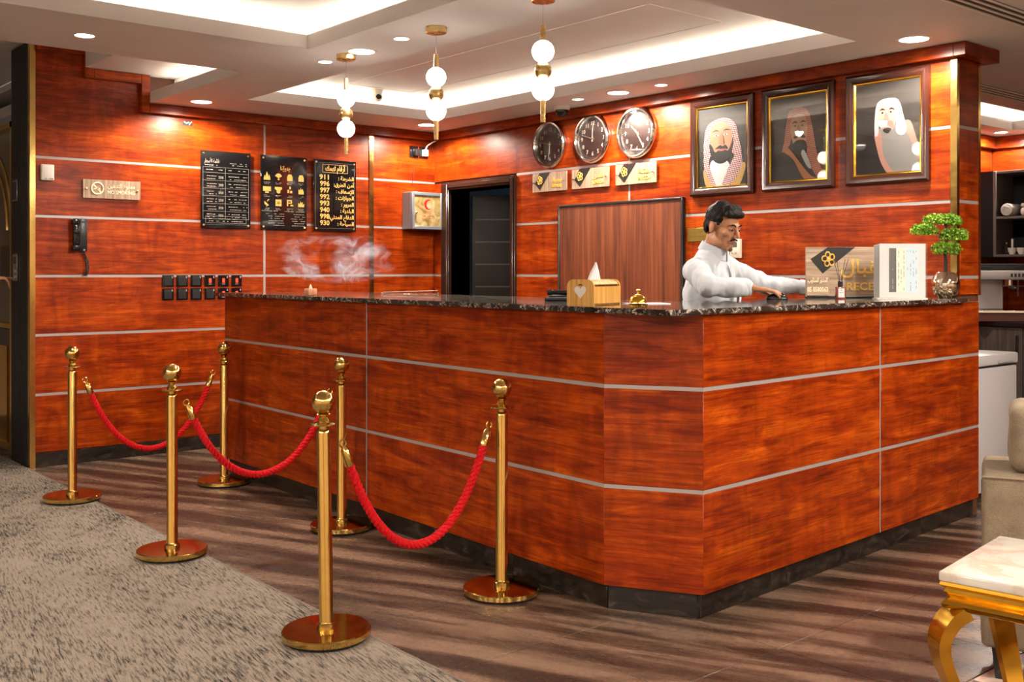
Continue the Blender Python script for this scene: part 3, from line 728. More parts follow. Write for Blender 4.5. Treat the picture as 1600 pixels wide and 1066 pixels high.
mb = MB(); bars(mb, -.035, .05, .172, .008, YP, 6)
ic = MB()
def icon(k, cx, cz):
    s = .026; y = YP
    P = lambda pts: ic.plate([(cx+a*s, cz+b*s) for a, b in pts], y)
    if k == 0:
        for dx, hh in ((-.7, .5), (0, 1.5), (.7, .7)): P([(dx-.4, -1), (dx+.4, -1), (dx+.32, hh-.9), (dx, hh), (dx-.32, hh-.9)])
    elif k == 1:
        P([(-1.2, .3), (-.6, .95), (0, 1.15), (.6, .95), (1.2, .3), (0, -.3)]); P([(-.28, -.9), (.28, -.9), (.28, -.4), (-.28, -.4)])
    elif k in (2, 3): P([(-.9, -1), (.9, -1), (.9, .2), (.5, 1), (-.5, 1), (-.9, .2)])
    elif k == 4: P([(-1.3, -.5), (1.3, -.5), (1.3, .9), (-1.3, .9)]); P([(-.6, -1.1), (.6, -1.1), (.6, -.6), (-.6, -.6)])
    elif k == 5: P([(-1.2, .9), (1.2, .9), (1.2, .2), (.7, 0), (.55, -.9), (0, -1.1), (-.55, -.9), (-.7, 0), (-1.2, .2)])
    elif k == 6: P([(-.8, -.8), (-.2, -.8), (-.2, .2), (-.8, .2)]); P([(.1, -.8), (.8, -.8), (.8, -.1), (.1, -.1)]); P([(-.2, .4), (.3, .4), (.3, 1.2), (-.2, 1.2)])
    elif k == 7: P([(-.9, -1), (-.9, .5), (-.4, .2), (-.2, 1.1), (.1, .3), (.5, .7), (.9, -.2), (.9, -1)])
    elif k == 8: P([(-.9, .4), (-.2, -.1), (.7, -.9), (-.1, -.9), (-.8, -.5)]); P([(.2, .3), (.8, .9), (.5, 1.0), (.0, .5)]); P([(-.3, -1.2), (.2, -1.2), (0, -.8)])
    elif k == 9:
        for q in ([(-1, 1), (1, 1), (1, .35), (-1, .35)], [(-1, -1), (1, -1), (1, -.35), (-1, -.35)], [(-1, -.34), (-.35, -.34), (-.35, .34), (-1, .34)], [(.35, -.34), (1, -.34), (1, .34), (.35, .34)], [(-.2, 0), (0, -.2), (.2, 0), (0, .2)]): P(q)
    elif k == 10:
        for q in ([(-1, -.9), (-.6, -.9), (-.6, 1), (-1, 1)], [(-.59, .6), (.7, .6), (.7, 1), (-.59, 1)], [(.3, -.1), (.7, -.1), (.7, .59), (.3, .59)], [(-.59, -.1), (.29, -.1), (.29, .2), (-.59, .2)], [(.1, -.9), (1.2, -.9), (1.0, -.4), (.3, -.4)]): P(q)
    else: P([(-1, -1), (1, -1), (1.1, 0), (.6, -.3), (.5, .6), (.1, .1), (-.2, .8), (-.4, -.1), (-1, .2)])
    bars(mb, cx-.026, cx+.026, cz-.045, .007, YP, 90+k); bars(mb, cx-.022, cx+.022, cz-.055, .006, YP, 110+k)
for k in range(12):
    ic = MB(); icon(k, -.15+.10*(k % 4), .125-.102*(k//4)); ic.build('icon', GOLDINK, b2)
bars(mb, -.195, .185, -.145, .008, YP, 130)
for r in range(6):
    bars(mb, -.16+.02*(r % 3), .0, -.168-.018*r, .007, YP, 140+r); bars(mb, .06+.01*(r % 2), .185, -.168-.018*r, .007, YP, 150+r)
tag(mb.build('small_print', WHITEINK, b2), kind='stuff')
b3 = board(-1.043, 'black acrylic board of gold emergency numbers, rightmost of three', w_=.200)
letters(b3, arabic('أرقام تهمك'), 0.0, .222, YP, .056, GOLDINK, width=.19, bold=.0015)
g = MB()
for (a, b, c, d) in ((-.118, .118, .253, .2555), (-.118, .118, .188, .1905), (-.118, -.1155, .188, .2555), (.1155, .118, .188, .2555)): g.box(a, b, YP-.0005, YP, c, d)
g.build('header_box', GOLDINK, b3)
g = MB()
for (a, b, c, d) in ((-.185, .185, .268, .2695), (-.185, .185, -.2695, -.268), (-.185, -.1835, -.268, .268), (.1835, .185, -.268, .268)): g.box(a, b, YP-.0004, YP, c, d)
g.build('border_line', GREYINK, b3)
for r, (n_, s_) in enumerate((('911', 'الشرطة :'), ('996', 'أمن الطرق:'), ('997', 'الإسعاف :'), ('992', 'الجوازات :'), ('993', 'المرور :'), ('940', 'البلدية :'), ('998', 'الدفاع المدني:'), ('930', 'السياحة :'))):
    z = .148-.0535*r
    letters(b3, n_, -.098, z, YP, .056, GOLDINK, bold=.0015, width=.088)
    me_w = .045+.0115*len(s_); letters(b3, arabic(s_), .178, z-.004, YP, .044, GOLDINK, align='RIGHT', bold=.0012)
# no smoking plate
ns = thing('no_smoking_sign', 'pale wood NO SMOKING plate with gold lettering on the left wall', 'sign', (-2.86, YA, 1.926))
MB().bbox(-.203, .203, -.016, -.006, -.066, .066, b=.001).build('plate', ASH, ns); screws(ns, .203, .066, -.016, two=True, out=.008)
MB().box(-.02, .02, -.006, 0, -.02, .02).build('wall_spacer', STEEL, ns)
y = -.0168
MB().tube([(-.105+.041*math.cos(a), y, .004+.041*math.sin(a)) for a in np.linspace(0, 2*PI, 30)[:-1]], .0055, 6, closed=True).build('ring', PALELET, ns)
MB().plate([(-.138, .030), (-.131, .037), (-.073, -.022), (-.080, -.029)], y+.002, .003).plate([(-.13, -.002), (-.085, -.002), (-.085, .006), (-.13, .006)], y+.002, .003).build('crossed_cigarette', PALELET, ns)
MB().tube([(-.086, y, .012), (-.083, y, .018), (-.092, y, .022), (-.090, y, .028)], .002, 5).build('smoke_mark', GOLDPAINT, ns)
letters(ns, arabic('ممنوع التدخين'), .065, .026, -.0172, .044, PALELET, width=.195, bold=.0004)
letters(ns, 'NO SMOKING', .065, -.020, -.0172, .036, PALELET, width=.195, bold=.0004)
# small white wall box, intercom handset, switches, open back box
t = thing('wall_sensor_box', 'small off white wall box beside the gold corner trim', 'wall box', (-3.302, YA, 2.022))
MB().bbox(-.044, .044, -.030, 0, -.055, .055, b=.008, seg=3).build('case', WHITEP, t); MB().box(-.018, -.008, -.0308, -.030, -.044, -.040).box(.008, .034, -.0308, -.030, -.044, -.040).build('marks', BLACKP, t)
t = thing('intercom_handset', 'black wall intercom handset with coiled cord below it', 'intercom', (-3.09, YA, 1.598))
MB().bbox(-.002, .054, -.030, 0, -.115, .115, b=.005, seg=2).build('base', BLACKP, t)
m = MB().bbox(-.052, -.004, -.062, -.030, -.075, .075, b=.010, seg=3).bbox(-.054, -.002, -.060, -.004, .070, .113, b=.010, seg=3).bbox(-.054, -.002, -.060, -.004, -.113, -.070, b=.010, seg=3); m.build('handset', BLACKG, t)
MB().box(.012, .044, -.0312, -.030, .082, .098).build('label_window', mat('dark_blue_grey', (.03, .035, .045), .2), t); MB().lathe([(.007, 0), (.006, .004)], 12, axis='y', c=(.030, -.030, -.105)).build('button', STEEL, t)
pts = []
for i in range(220):
    u = i/219; a = u*2*PI*17; c = Vector((.020+.035*math.sin(u*2.6), -.022, -.118-.17*u)); pts.append(c+Vector((.013*math.cos(a), .011*math.sin(a), 0)))
MB().tube(pts, .0028, 5).build('coiled_cord', BLACKP, t)
t0 = None
for r in range(2):
    for c in range(6):
        lit = (r == 0 and c >= 3) or (r == 1 and c >= 4)
        nm = ('first', 'second', 'third', 'fourth', 'fifth', 'last')[c]
        t = thing('wall_switch', '%s black square switch from the left in the %s row%s' % (nm, 'upper' if r == 0 else 'lower', ', with red rocker' if lit else ', plain'), 'switch', (-2.448+.1085*c, YA, 1.272-.099*r), group='black wall switches')
        MB().bbox(-.043, .043, -.010, 0, -.043, .043, b=.002).build('plate', BLACKG, t)
        if lit: MB().bbox(-.010, .010, -.0135, -.010, -.016, .018, b=.002).build('rocker', REDPL, t); MB().box(-.012, .012, -.0112, -.010, -.028, -.024).build('marking', WHITEINK, t)
        else: MB().bbox(-.030, .030, -.013, -.010, -.034, .034, b=.002).build('rocker', BLACKP, t)
        MB().box(.026, .033, -.0138, -.010, .020, .036).build('indicator', STEEL, t)
t = thing('open_back_box', 'open electrical back box with loose wires under the cornice', 'socket box', (-2.297, YA, 2.453))
MB().box(-.037, .037, -.003, 0, -.018, .018).build('opening', BLACKP, t)
MB().tube([(-.03, -.006, .010), (-.01, -.012, -.004), (.006, -.012, .008)], .004, 6).tube([(.010, -.008, -.012), (.02, -.012, .004), (.03, -.008, .012)], .004, 6).build('wire', WHITEP, t)
for i, x in enumerate((-.245, -.142)):
    t = thing('wall_socket', ('black wall socket with black plug, left of the pair', 'black wall socket with white plug and cable, right of the pair')[i], 'socket', (x, YA, 2.390))
    MB().bbox(-.043, .043, -.010, 0, -.05, .05, b=.002).build('plate', BLACKG, t)
    if i == 0: MB().bbox(-.012, .034, -.055, -.010, -.035, .022, b=.005, seg=2).build('plug', BLACKP, t); MB().tube([(.012, -.03, -.035), (.014, -.025, -.07), (-.01, -.012, -.14), (-.02, -.008, -.30)], .0025, 5).build('cable', BLACKP, t)
    else: MB().bbox(-.024, .024, -.05, -.010, -.034, .024, b=.006, seg=2).build('plug', WHITEP, t); MB().tube(spline([(.0, -.04, .02), (.01, -.05, .055), (.06, -.06, .09), (.11, -.065, .115)], 6), .006, 6).build('cable', WHITEP, t)
# first aid cabinet on wall A beside the corner
t = thing('first_aid_cabinet', 'grey metal first aid cabinet with mirrored door and red crescent', 'cabinet', (-.197, YA, 1.868))
MB().bbox(-.165, .165, -.135, 0, -.160, .160, b=.004).build('body', GREYMETAL, t)
m = MB()
for b in ((-.165, -.138, -.16, .16), (.138, .165, -.16, .16), (-.138, .138, .132, .16), (-.138, .138, -.16, -.132)): m.bbox(b[0], b[1], -.152, -.136, b[2], b[3], b=.003)
dr = m.build('door_frame', GREYMETAL, t)
gm = NT('gold_mirror_glass', rough=.3, metal=.5); v_ = gm.coord((3, 3, 3)); gm.base(gm.ramp(gm.noise(v_, 3, 4, .6, 1.2), [(.35, (.30, .17, .05)), (.5, (.62, .44, .18)), (.68, (.86, .72, .45))]))
MB().box(-.138, .138, -.142, -.137, -.132, .132).build('door_glass', gm.m, t)
cr = [(.012+.045*math.cos(a), .055+.045*math.sin(a)) for a in np.linspace(.9, 2*PI-.9, 20)]+[(.026+.036*math.cos(a), .055+.036*math.sin(a)) for a in np.linspace(2*PI-1.15, 1.15, 20)]
for k in range(19): MB_ = None
m = MB()
for k in range(19): m.plate([cr[k], cr[k+1], cr[38-k], cr[39-k]], -.1421, .0006)
m.build('red_crescent', REDINK, t)
m = MB(); bars(m, -.05, .06, -.045, .012, -.1421, 201); bars(m, -.08, .08, -.068, .008, -.1421, 202, .6); tag(m.build('red_print', REDINK, t), kind='stuff')
MB().lathe([(.010, 0), (.010, .012), (.006, .016)], 14, axis='y', c=(-.128, -.152, -.02)).build('lock', CHROME, t)
# ================================================================== ON WALL B (front faces -x: rz = -90 deg)
XB = -.015
def emblem(parent, cx, cz, s, y):
    m = MB()
    for k in range(5):
        a = PI/2+k*2*PI/5+.2; px, pz = cx+s*.55*math.cos(a), cz+s*.62*math.sin(a)
        m.tube([(px+s*.36*math.cos(b)*(1 if k % 2 else .85), y, pz+s*.36*math.sin(b)) for b in np.linspace(0, 2*PI, 15)[:-1]], s*.10, 5, closed=True)
    m.ell((cx, y, cz), (s*.22, s*.06, s*.22), nu=12, nv=8); m.tube([(cx-s*.1, y, cz), (cx+s*.3, y, cz-s*.9)], s*.09, 5)
    m.build('emblem', GOLDPAINT, parent)
def clock(yw, hh, mm, ss, label, tilt=0):
    t = thing('wall_clock', label, 'clock', (XB, yw, 2.328), RB, group='round wall clocks'); R_ = .183
    MB().lathe([(R_*.80, .012), (R_*.82, .030), (R_*.88, .046), (R_*.94, .046), (R_, .034), (R_*1.01, .02), (R_*.99, .0)], 56, axis='y', cap=False).build('bezel', CHROME, t)
    MB().lathe([(.0005, 0), (R_*.97, 0), (R_*.97, .010), (R_*.84, .014), (.0005, .014)], 48, axis='y').build('dial', mat('brown_black_dial', (.020, .010, .009), .3), t)
    for k in range(1, 13):
        a = PI/2-k*PI/6; letters(t, str(k), R_*.62*math.cos(a), R_*.62*math.sin(a), -.0150, .043, WHITEINK, name='numeral', depth=.0005)
    m = MB()
    for k in range(60):
        a = k*PI/30; r0 = R_*(.755 if k % 5 == 0 else .77); d = Vector((math.cos(a), 0, math.sin(a))); n = Vector((-d.z, 0, d.x))*.0012
        p, q = d*r0, d*R_*.79; m.add([tuple(p+n+Vector((0, -.0146, 0))), tuple(p-n+Vector((0, -.0146, 0))), tuple(q-n+Vector((0, -.0146, 0))), tuple(q+n+Vector((0, -.0146, 0)))], [(0, 1, 2, 3)])
    tag(m.build('minute_marks', WHITEINK, t), kind='stuff')
    for nm, a, L, w_, yy in (('hour_hand', PI/2-(hh+mm/60)*PI/6, .075, .0045, -.018), ('minute_hand', PI/2-mm*PI/30, .118, .0032, -.0205), ('second_hand', PI/2-ss*PI/30, .115, .0011, -.023)):
        d = Vector((math.cos(a), math.sin(a))); n = Vector((-d.y, d.x))*w_
        MB().plate([tuple(-d*.022+n), tuple(-d*.022-n), tuple(d*L-n*.6), tuple(d*L+n*.6)], yy, .001).build(nm, WHITEINK, t)
    MB().lathe([(.007, 0), (.007, .011), (.004, .013)], 14, axis='y', c=(0, -.013, 0)).build('hand_hub', GOLDBRUSH, t)
    MB().lathe([(.0005, .034), (R_*.86, .034)], 40, axis='y', cap=False).build('glass', GLASS, t)
clock(-1.556, 5.5, 31, 47, 'round chrome clock nearest the door with both hands down')
clock(-2.027, 12, 1, 48, 'middle round chrome clock with a hand straight up'); clock(-2.476, 10, 25, 24, 'rightmost round chrome clock showing about ten twenty five')
def plaque(yw, ar, en, label):
    t = thing('city_plaque', label, 'plaque', (XB, yw, 2.037), RB, group='pale wood plaques under the clocks'); w_, h_ = .197, .073
    MB().bbox(-w_, w_, -.022, -.014, -h_, h_, b=.001).build('plate', ASH, t); MB().box(-.01, .01, -.014, 0, -.01, .01).build('wall_spacer', STEEL, t)
    screws(t, w_, h_, -.022, m=CHROME, two=True, inset=.024, r=.006, out=.018)
    MB().plate([(-.165, -.004), (-.112, .0725), (.005, .0725), (-.108, -.058)], -.022, .003).build('black_lozenge', BLACKP, t)
    emblem(t, -.105, .018, .034, -.0265)
    letters(t, arabic(ar), .085, .012, -.0235, .046, GOLDPAINT, depth=.002, width=.115, bold=.0006); letters(t, en, .085, -.036, -.0235, .036, GOLDPAINT, depth=.002, width=.115, bold=.0006)
plaque(-1.555, 'نيويورك', 'NEW YORK', 'pale wood plaque with gold letters under the clock nearest the door')
plaque(-2.007, 'لندن', 'LONDON', 'pale wood plaque reading LONDON under the middle clock'); plaque(-2.466, 'مكة', 'MECCA', 'pale wood plaque with gold letters under the rightmost clock')
# portraits
def picture_frame(yw, label, draw, mats):
    t = thing('framed_portrait', label, 'framed portrait', (XB, yw, 2.162), RB, group='framed portraits'); W_, H_ = .258, .318
    prof = [(0, 0), (0, -.024), (.012, -.034), (.030, -.030), (.046, -.020), (.050, -.016), (.050, 0)]
    def moulding(name, prof, W, H, m):
        v = []; f = []; n = len(prof); c = [(-1, -1), (1, -1), (1, 1), (-1, 1)]
        for sx, sz in c:
            for d, y in prof: v.append((sx*(W-d), y, sz*(H-d)))
        for k in range(4):
            for j in range(n-1): f.append((k*n+j, k*n+j+1, ((k+1) % 4)*n+j+1, ((k+1) % 4)*n+j))
        MB().add(v, f).build(name, m, t)
    moulding('frame', prof, W_, H_, DARKBROWN)
    moulding('gilt_slip', [(.050, -.006), (.050, -.018), (.055, -.018), (.061, -.011), (.061, -.006)], W_, H_, GOLDTAB)
    w_, h_ = W_-.060, H_-.060; m = MB(); m.box(-w_-.004, w_+.004, -.008, -.004, -h_-.004, h_+.004, 0)
    lay = [0]
    def P(pts, mi, smooth=True):
        lay[0] += 1; q = spline(pts, 5, True) if smooth else pts
        # triangulate as fan-safe polygon via plate; clip to picture area
        q = [(min(max((u-.5)*2*w_, -w_), w_), min(max((v-.5)*2*h_, -h_), h_)) for u, v in q]
        m.plate(q, -.0079-.00025*lay[0], .0002, mi)
    draw(P); m.build('print', mats, t)
    MB().box(-w_-.002, w_+.002, -.0135, -.0125, -h_-.002, h_+.002).build('glass', GLASS, t)
def flat(name, c): return mat('print_'+name, tuple(v*.62 for v in lin(c)), .6)
def checker(name, c1, c2, sc):
    t = NT('print_'+name, rough=.6); v = t.coord((sc, sc, sc), rot=(0, math.radians(30), 0), rnd=False); ck = t.n('ShaderNodeTexChecker'); ck.inputs['Scale'].default_value = 1
    ck.inputs[1].default_value = (*[v*.62 for v in lin(c1)], 1); ck.inputs[2].default_value = (*[v*.62 for v in lin(c2)], 1); t.l(v, ck.inputs[0]); t.base(ck.outputs[0]); return t.m
def eyes(P, ey, x1, x2, w_, dark, white):
    for x in (x1, x2): P([(x-w_, ey), (x, ey+.012), (x+w_, ey), (x, ey-.010)], white); P([(x-.016, ey), (x, ey+.011), (x+.016, ey), (x, ey-.011)], dark)
def p1(P):
    P([(.0, .0), (.02, .17), (.14, .22), (.30, .20), (.62, .20), (.84, .25), (.99, .22), (1, 0)], 1)
    P([(.11, .19), (.19, .22), (.40, 0), (.18, 0)], 5); P([(.90, .26), (.98, .22), (.86, 0), (.68, 0)], 5)
    P([(.30, 0), (.26, .3), (.5, .34), (.66, .25), (.56, 0)], 6)
    P([(.13, .62), (.20, .78), (.40, .85), (.62, .85), (.78, .76), (.84, .60), (.90, .42), (.90, .22), (.70, .02), (.50, 0), (.62, .20), (.74, .40), (.30, .40), (.24, .26), (.38, 0), (.30, 0), (.14, .22), (.12, .40)], 2)
    P([(.25, .62), (.30, .77), (.50, .81), (.66, .76), (.72, .60), (.69, .45), (.58, .33), (.44, .33), (.32, .45)], 3)
    P([(.24, .55), (.31, .50), (.37, .43), (.50, .485), (.62, .44), (.69, .52), (.74, .62), (.72, .46), (.62, .32), (.48, .28), (.34, .32), (.26, .42)], 4)
    P([(.36, .47), (.46, .515), (.52, .50), (.58, .515), (.63, .46), (.52, .475)], 4); P([(.41, .455), (.5, .468), (.58, .455), (.5, .438)], 7)
    eyes(P, .645, .39, .58, .05, 4, 6); P([(.30, .685), (.38, .715), (.46, .69), (.38, .70)], 4); P([(.53, .69), (.60, .715), (.69, .69), (.60, .70)], 4)
    P([(.47, .64), (.51, .66), (.55, .55), (.50, .525), (.44, .545)], 8)
def p2(P):
    P([(.05, 0), (.10, .28), (.22, .36), (.75, .36), (1, .2), (1, 0)], 1)
    P([(.24, .45), (.30, .74), (.34, .82), (.52, .87), (.68, .80), (.76, .60), (.82, .36), (.90, .14), (1, .02), (.86, 0), (.70, .18), (.62, .34), (.62, .70), (.42, .70), (.36, .44), (.20, .34)], 2)
    P([(.36, .60), (.40, .74), (.52, .78), (.63, .74), (.67, .58), (.62, .42), (.52, .36), (.42, .42)], 3)
    P([(.40, .40), (.46, .46), (.56, .47), (.64, .44), (.66, .34), (.58, .24), (.46, .30)], 4); P([(.42, .51), (.52, .555), (.64, .50), (.58, .49), (.52, .515), (.46, .49)], 4)
    eyes(P, .64, .45, .58, .04, 4, 3); P([(.39, .67), (.45, .70), (.50, .67), (.45, .68)], 4); P([(.54, .67), (.59, .70), (.65, .67), (.59, .68)], 4)
    P([(.22, .36), (.34, .38), (.70, .06), (.86, 0), (.62, 0), (.42, .24)], 5); P([(.56, .30), (.62, .34), (.74, .14), (.68, .14)], 6); P([(.49, .63), (.53, .64), (.56, .55), (.47, .55)], 8)
def p3(P):
    P([(0, .02), (.05, .34), (.22, .46), (.40, .46), (.46, .1), (.58, 0), (0, 0)], 1)
    P([(.33, .40), (.40, .50), (.80, .50), (.95, .30), (1, .12), (1, 0), (.62, 0), (.48, .10)], 2)
    P([(.30, .44), (.40, .44), (.44, .20), (.56, .04), (.62, 0), (.50, 0), (.40, .12), (.33, .30)], 5); P([(.76, .52), (.86, .54), (.96, .32), (1, .2), (.98, .12), (.88, .30)], 5)
    P([(.30, .55), (.32, .72), (.38, .80), (.55, .82), (.68, .78), (.75, .62), (.80, .46), (.74, .40), (.64, .44), (.62, .60), (.40, .62), (.36, .44), (.31, .42)], 6)
    P([(.36, .62), (.38, .74), (.48, .77), (.60, .75), (.64, .62), (.61, .50), (.50, .44), (.40, .50)], 3)
    P([(.40, .49), (.43, .56), (.50, .57), (.58, .565), (.61, .50), (.57, .485), (.50, .52), (.44, .48)], 7); P([(.43, .475), (.50, .50), (.57, .475), (.50, .435)], 4)
    eyes(P, .665, .43, .56, .035, 4, 6); P([(.38, .69), (.43, .715), (.48, .69), (.43, .70)], 4); P([(.53, .69), (.57, .715), (.62, .69), (.57, .70)], 4); P([(.47, .65), (.505, .66), (.535, .575), (.45, .575)], 8)
picture_frame(-3.225, 'framed portrait of a bearded man in red checked headscarf, leftmost of three', p1, [flat('dark', (30, 29, 28)), flat('cloak', (14, 13, 13)), checker('red_check', (238, 228, 226), (150, 24, 52), 110), flat('skin1', (205, 148, 112)), flat('hair', (22, 16, 15)), flat('gilt', (214, 172, 98)), flat('white', (232, 234, 238)), flat('lip', (190, 100, 92)), flat('skin1b', (186, 124, 90))])
picture_frame(-3.81, 'framed sepia portrait of a man in checked headscarf, middle of three', p2, [flat('umber', (42, 36, 28)), flat('umber2', (30, 26, 21)), checker('rust_check', (190, 130, 105), (128, 58, 38), 120), flat('skin2', (178, 140, 112)), flat('hair2', (26, 20, 16)), flat('tan', (165, 105, 62)), flat('grey', (170, 170, 165)), flat('lip2', (120, 80, 62)), flat('skin2b', (150, 112, 86))])
picture_frame(-4.405, 'framed portrait of a man in white headscarf and dark cloak, rightmost of three', p3, [flat('slate', (52, 48, 46)), flat('black_cloak', (28, 25, 27)), flat('robe', (140, 139, 137)), flat('skin3', (222, 182, 170)), flat('hair3', (36, 24, 26)), flat('rose_trim', (190, 140, 126)), flat('white3', (205, 202, 208)), flat('greybeard', (180, 140, 130)), flat('skin3b', (200, 154, 142))])
# board standing behind the desk, brass plaque, thermostat
t = thing('wooden_board', 'tall walnut board with black frame standing against the back wall', 'board', (XB, -2.288, 0), RB)
MB().bbox(-.605, .605, -.030, -.004, .02, 1.83, b=.002).build('panel', WALNUT, t)
m = MB()
for b in ((-.622, -.606, .0, 1.848), (.606, .622, .0, 1.848), (-.606, .606, 1.831, 1.848), (-.606, .606, 0, .019)): m.bbox(b[0], b[1], -.038, 0, b[2], b[3], b=.003)
m.build('frame', BLACKP, t)
t = thing('brass_plaque', 'small brass plaque on the wall behind the man', 'plaque', (XB, -3.03, 1.588), RB); MB().bbox(-.10, .10, -.008, 0, -.046, .046, b=.002).build('plate', mat('olive_brass', (.26, .17, .035), .35, metal=.7), t)
m = MB(); bars(m, -.06, .06, .018, .009, -.0081, 301, .7); bars(m, -.08, .08, -.012, .009, -.0081, 302, .7); tag(m.build('engraving', mat('engraved', (.10, .07, .02), .5), t), kind='stuff')
t = thing('thermostat', 'cream wall thermostat with grey display behind the man', 'thermostat', (XB, -3.325, 1.490), RB); MB().bbox(-.058, .058, -.026, 0, -.062, .062, b=.006, seg=2).build('case', CREAMP, t); MB().box(-.036, .036, -.027, -.026, .008, .040).build('display', mat('grey_lcd', (.09, .10, .10), .2), t)
for k in range(3): MB().bbox(-.036+.026*k, -.018+.026*k, -.029, -.026, -.036, -.022, b=.002).build('button', mat('grey_button', (.35, .33, .30), .5), t)
# cameras on the ceiling
t = thing('dome_camera', 'dark dome security camera under the ceiling above the first clock', 'camera', (-.20, -1.875, ZC))
MB().lathe([(.001, -.03), (.058, -.03), (.062, -.02), (.062, 0), (.001, 0)], 32).build('base', WHITEP, t); MB().ell((0, 0, -.035), (.050, .050, .048), nu=24, nv=14).build('dome', BLACKG, t)
t = thing('turret_camera', 'white turret security camera inside the lit ceiling tray', 'camera', (-1.0, -.60, ZT))
MB().lathe([(.001, -.03), (.042, -.03), (.05, -.015), (.05, 0), (.001, 0)], 28).build('base', WHITEP, t); MB().ell((0, -.01, -.055), (.042, .042, .040), nu=22, nv=14).build('ball', WHITEP, t)
MB().lathe([(.001, 0), (.022, 0), (.022, .006), (.001, .008)], 20, axis='y').build('lens', BLACKG, t, (-.014, -.048, -.062), rot=(-.3, 0, -.35))
# ================================================================== ON THE WORKTOP
# tissue box
def tissue():
    rz = math.radians(18); t = thing('tissue_box', 'bamboo tissue box with heart cutout and a white tissue', 'tissue box', (-2.336, -4.384, ZS), rz)
    def arch(w_, h_, r, n=7):
        p = [(-w_, 0), (w_, 0)]
        p += [(w_-r+r*math.cos(a), h_-r+r*math.sin(a)) for a in np.linspace(0, PI/2, n)]+[(-w_+r+r*math.cos(a), h_-r+r*math.sin(a)) for a in np.linspace(PI/2, PI, n)]
        return p
    L = .125; w_ = .060
    for x, nm in ((-L, 'end_panel'), (L-.008, 'end_panel')):
        n = arch(w_+.004, .108, .030); v = [(x, a, b) for a, b in n]+[(x+.008, a, b) for a, b in n]; k = len(n)
        MB().add(v, [tuple(range(k))[::-1], tuple(range(k, 2*k))]+[(i, (i+1) % k, k+(i+1) % k, k+i) for i in range(k)]).build(nm, BAMBOO, t)
    for s in (-1, 1): MB().bbox(-L+.009, L-.009, s*w_-.004, s*w_+.002, .006, .078, b=.001).build('side_panel', BAMBOO, t)
    for k, (a, y0) in enumerate(((.45, .052), (.95, .040), (1.35, .024), (-.45, -.052), (-.95, -.040), (-1.35, -.024))):
        z = .083+.020*math.sin(abs(a)*1.1); o = MB().bbox(-L+.009, L-.009, -.008, .008, -.002, .002, b=.0008).build('roof_slat', BAMBOO, t, (0, y0, z), rot=(-(PI/2-abs(a))*(1 if a > 0 else -1)*.9, 0, 0))
    MB().bbox(-L+.009, L-.009, -w_+.005, w_-.005, .001, .005, b=.0005).build('bottom', BAMBOO, t)
    hp = [(a*1.4, b*1.4) for a, b in ((0, -.02), (.018, 0), (.020, .010), (.012, .017), (.004, .014), (0, .008), (-.004, .014), (-.012, .017), (-.020, .010), (-.018, 0))]
    MB().plate(hp, 0, .001).build('heart_cutout', mat('heart_fill', (.62, .6, .55), .7), t, (-L-.0002, 0, .056), -PI/2)
    MB().plate([(-.012, 0), (.012, 0), (.006, .005), (-.006, .005)], 0, .001).build('slot', BLACKP, t, (-L-.0002, 0, .083), -PI/2)
    m = MB(); top_ = (.02, .0, .176); ring = [(-.060, -.004, .098), (-.035, -.016, .100), (.01, -.018, .100), (.045, -.010, .099), (.05, .010, .099), (.0, .016, .100), (-.045, .012, .099)]
    n = len(ring); mid = [((a*.45+.010), b*.8, .143) for a, b, c in ring]; tp = [(.014+a*.06, b*.25, .178+a*.08) for a, b, c in ring]
    v = ring+mid+tp; f = []
    for r in range(2):
        for i in range(n): f.append((r*n+i, r*n+(i+1) % n, (r+1)*n+(i+1) % n, (r+1)*n+i))
    f.append(tuple(range(2*n, 3*n))); m.add(v, f, 0, True).build('tissue', PAPER, t)
tissue()
t = thing('service_bell', 'shiny gold service bell beside the tissue box', 'bell', (-2.33, -4.635, ZS))
MB().lathe([(.001, 0), (.040, 0), (.041, .005), (.036, .008), (.001, .009)], 36).build('base', GOLDTAB, t)
MB().lathe([(.037, .012), (.036, .020), (.031, .032), (.022, .042), (.010, .047), (.001, .048)], 36, cap=False).build('dome', GOLDTAB, t)
MB().tube([(0, 0, .008), (0, 0, .062)], .004, 10).build('post', GOLDTAB, t); MB().lathe([(.0005, .058), (.007, .059), (.008, .064), (.005, .068), (.0005, .069)], 16).build('button', GOLDTAB, t)
t = thing('paper_sheets', 'white papers lying behind the gold bell', 'papers', (-2.10, -4.47, ZS), math.radians(-30))
for k in range(4): MB().box(-.09, .09, -.06, .06, .0002+.0008*k, .0009+.0008*k).build('sheet', PAPER, t, (0, .002*k, 0), .03*k)
t = thing('desk_telephone', 'low black desk telephone half hidden behind the tissue box', 'telephone', (-2.02, -3.86, ZS), math.radians(-50))
MB().bbox(-.09, .09, -.08, .08, 0.0, .018, b=.006, seg=2).build('base', BLACKP, t)
MB().tube(spline([(-.085, .01, .035), (-.06, .01, .040), (0, .01, .038), (.06, .01, .040), (.085, .01, .035)], 4), [.016]*4+[.012]*9+[.016]*4, 12).build('handset', BLACKG, t)
MB().bbox(-.08, .08, -.012, .03, .018, .026, b=.003).build('cradle', BLACKP, t)
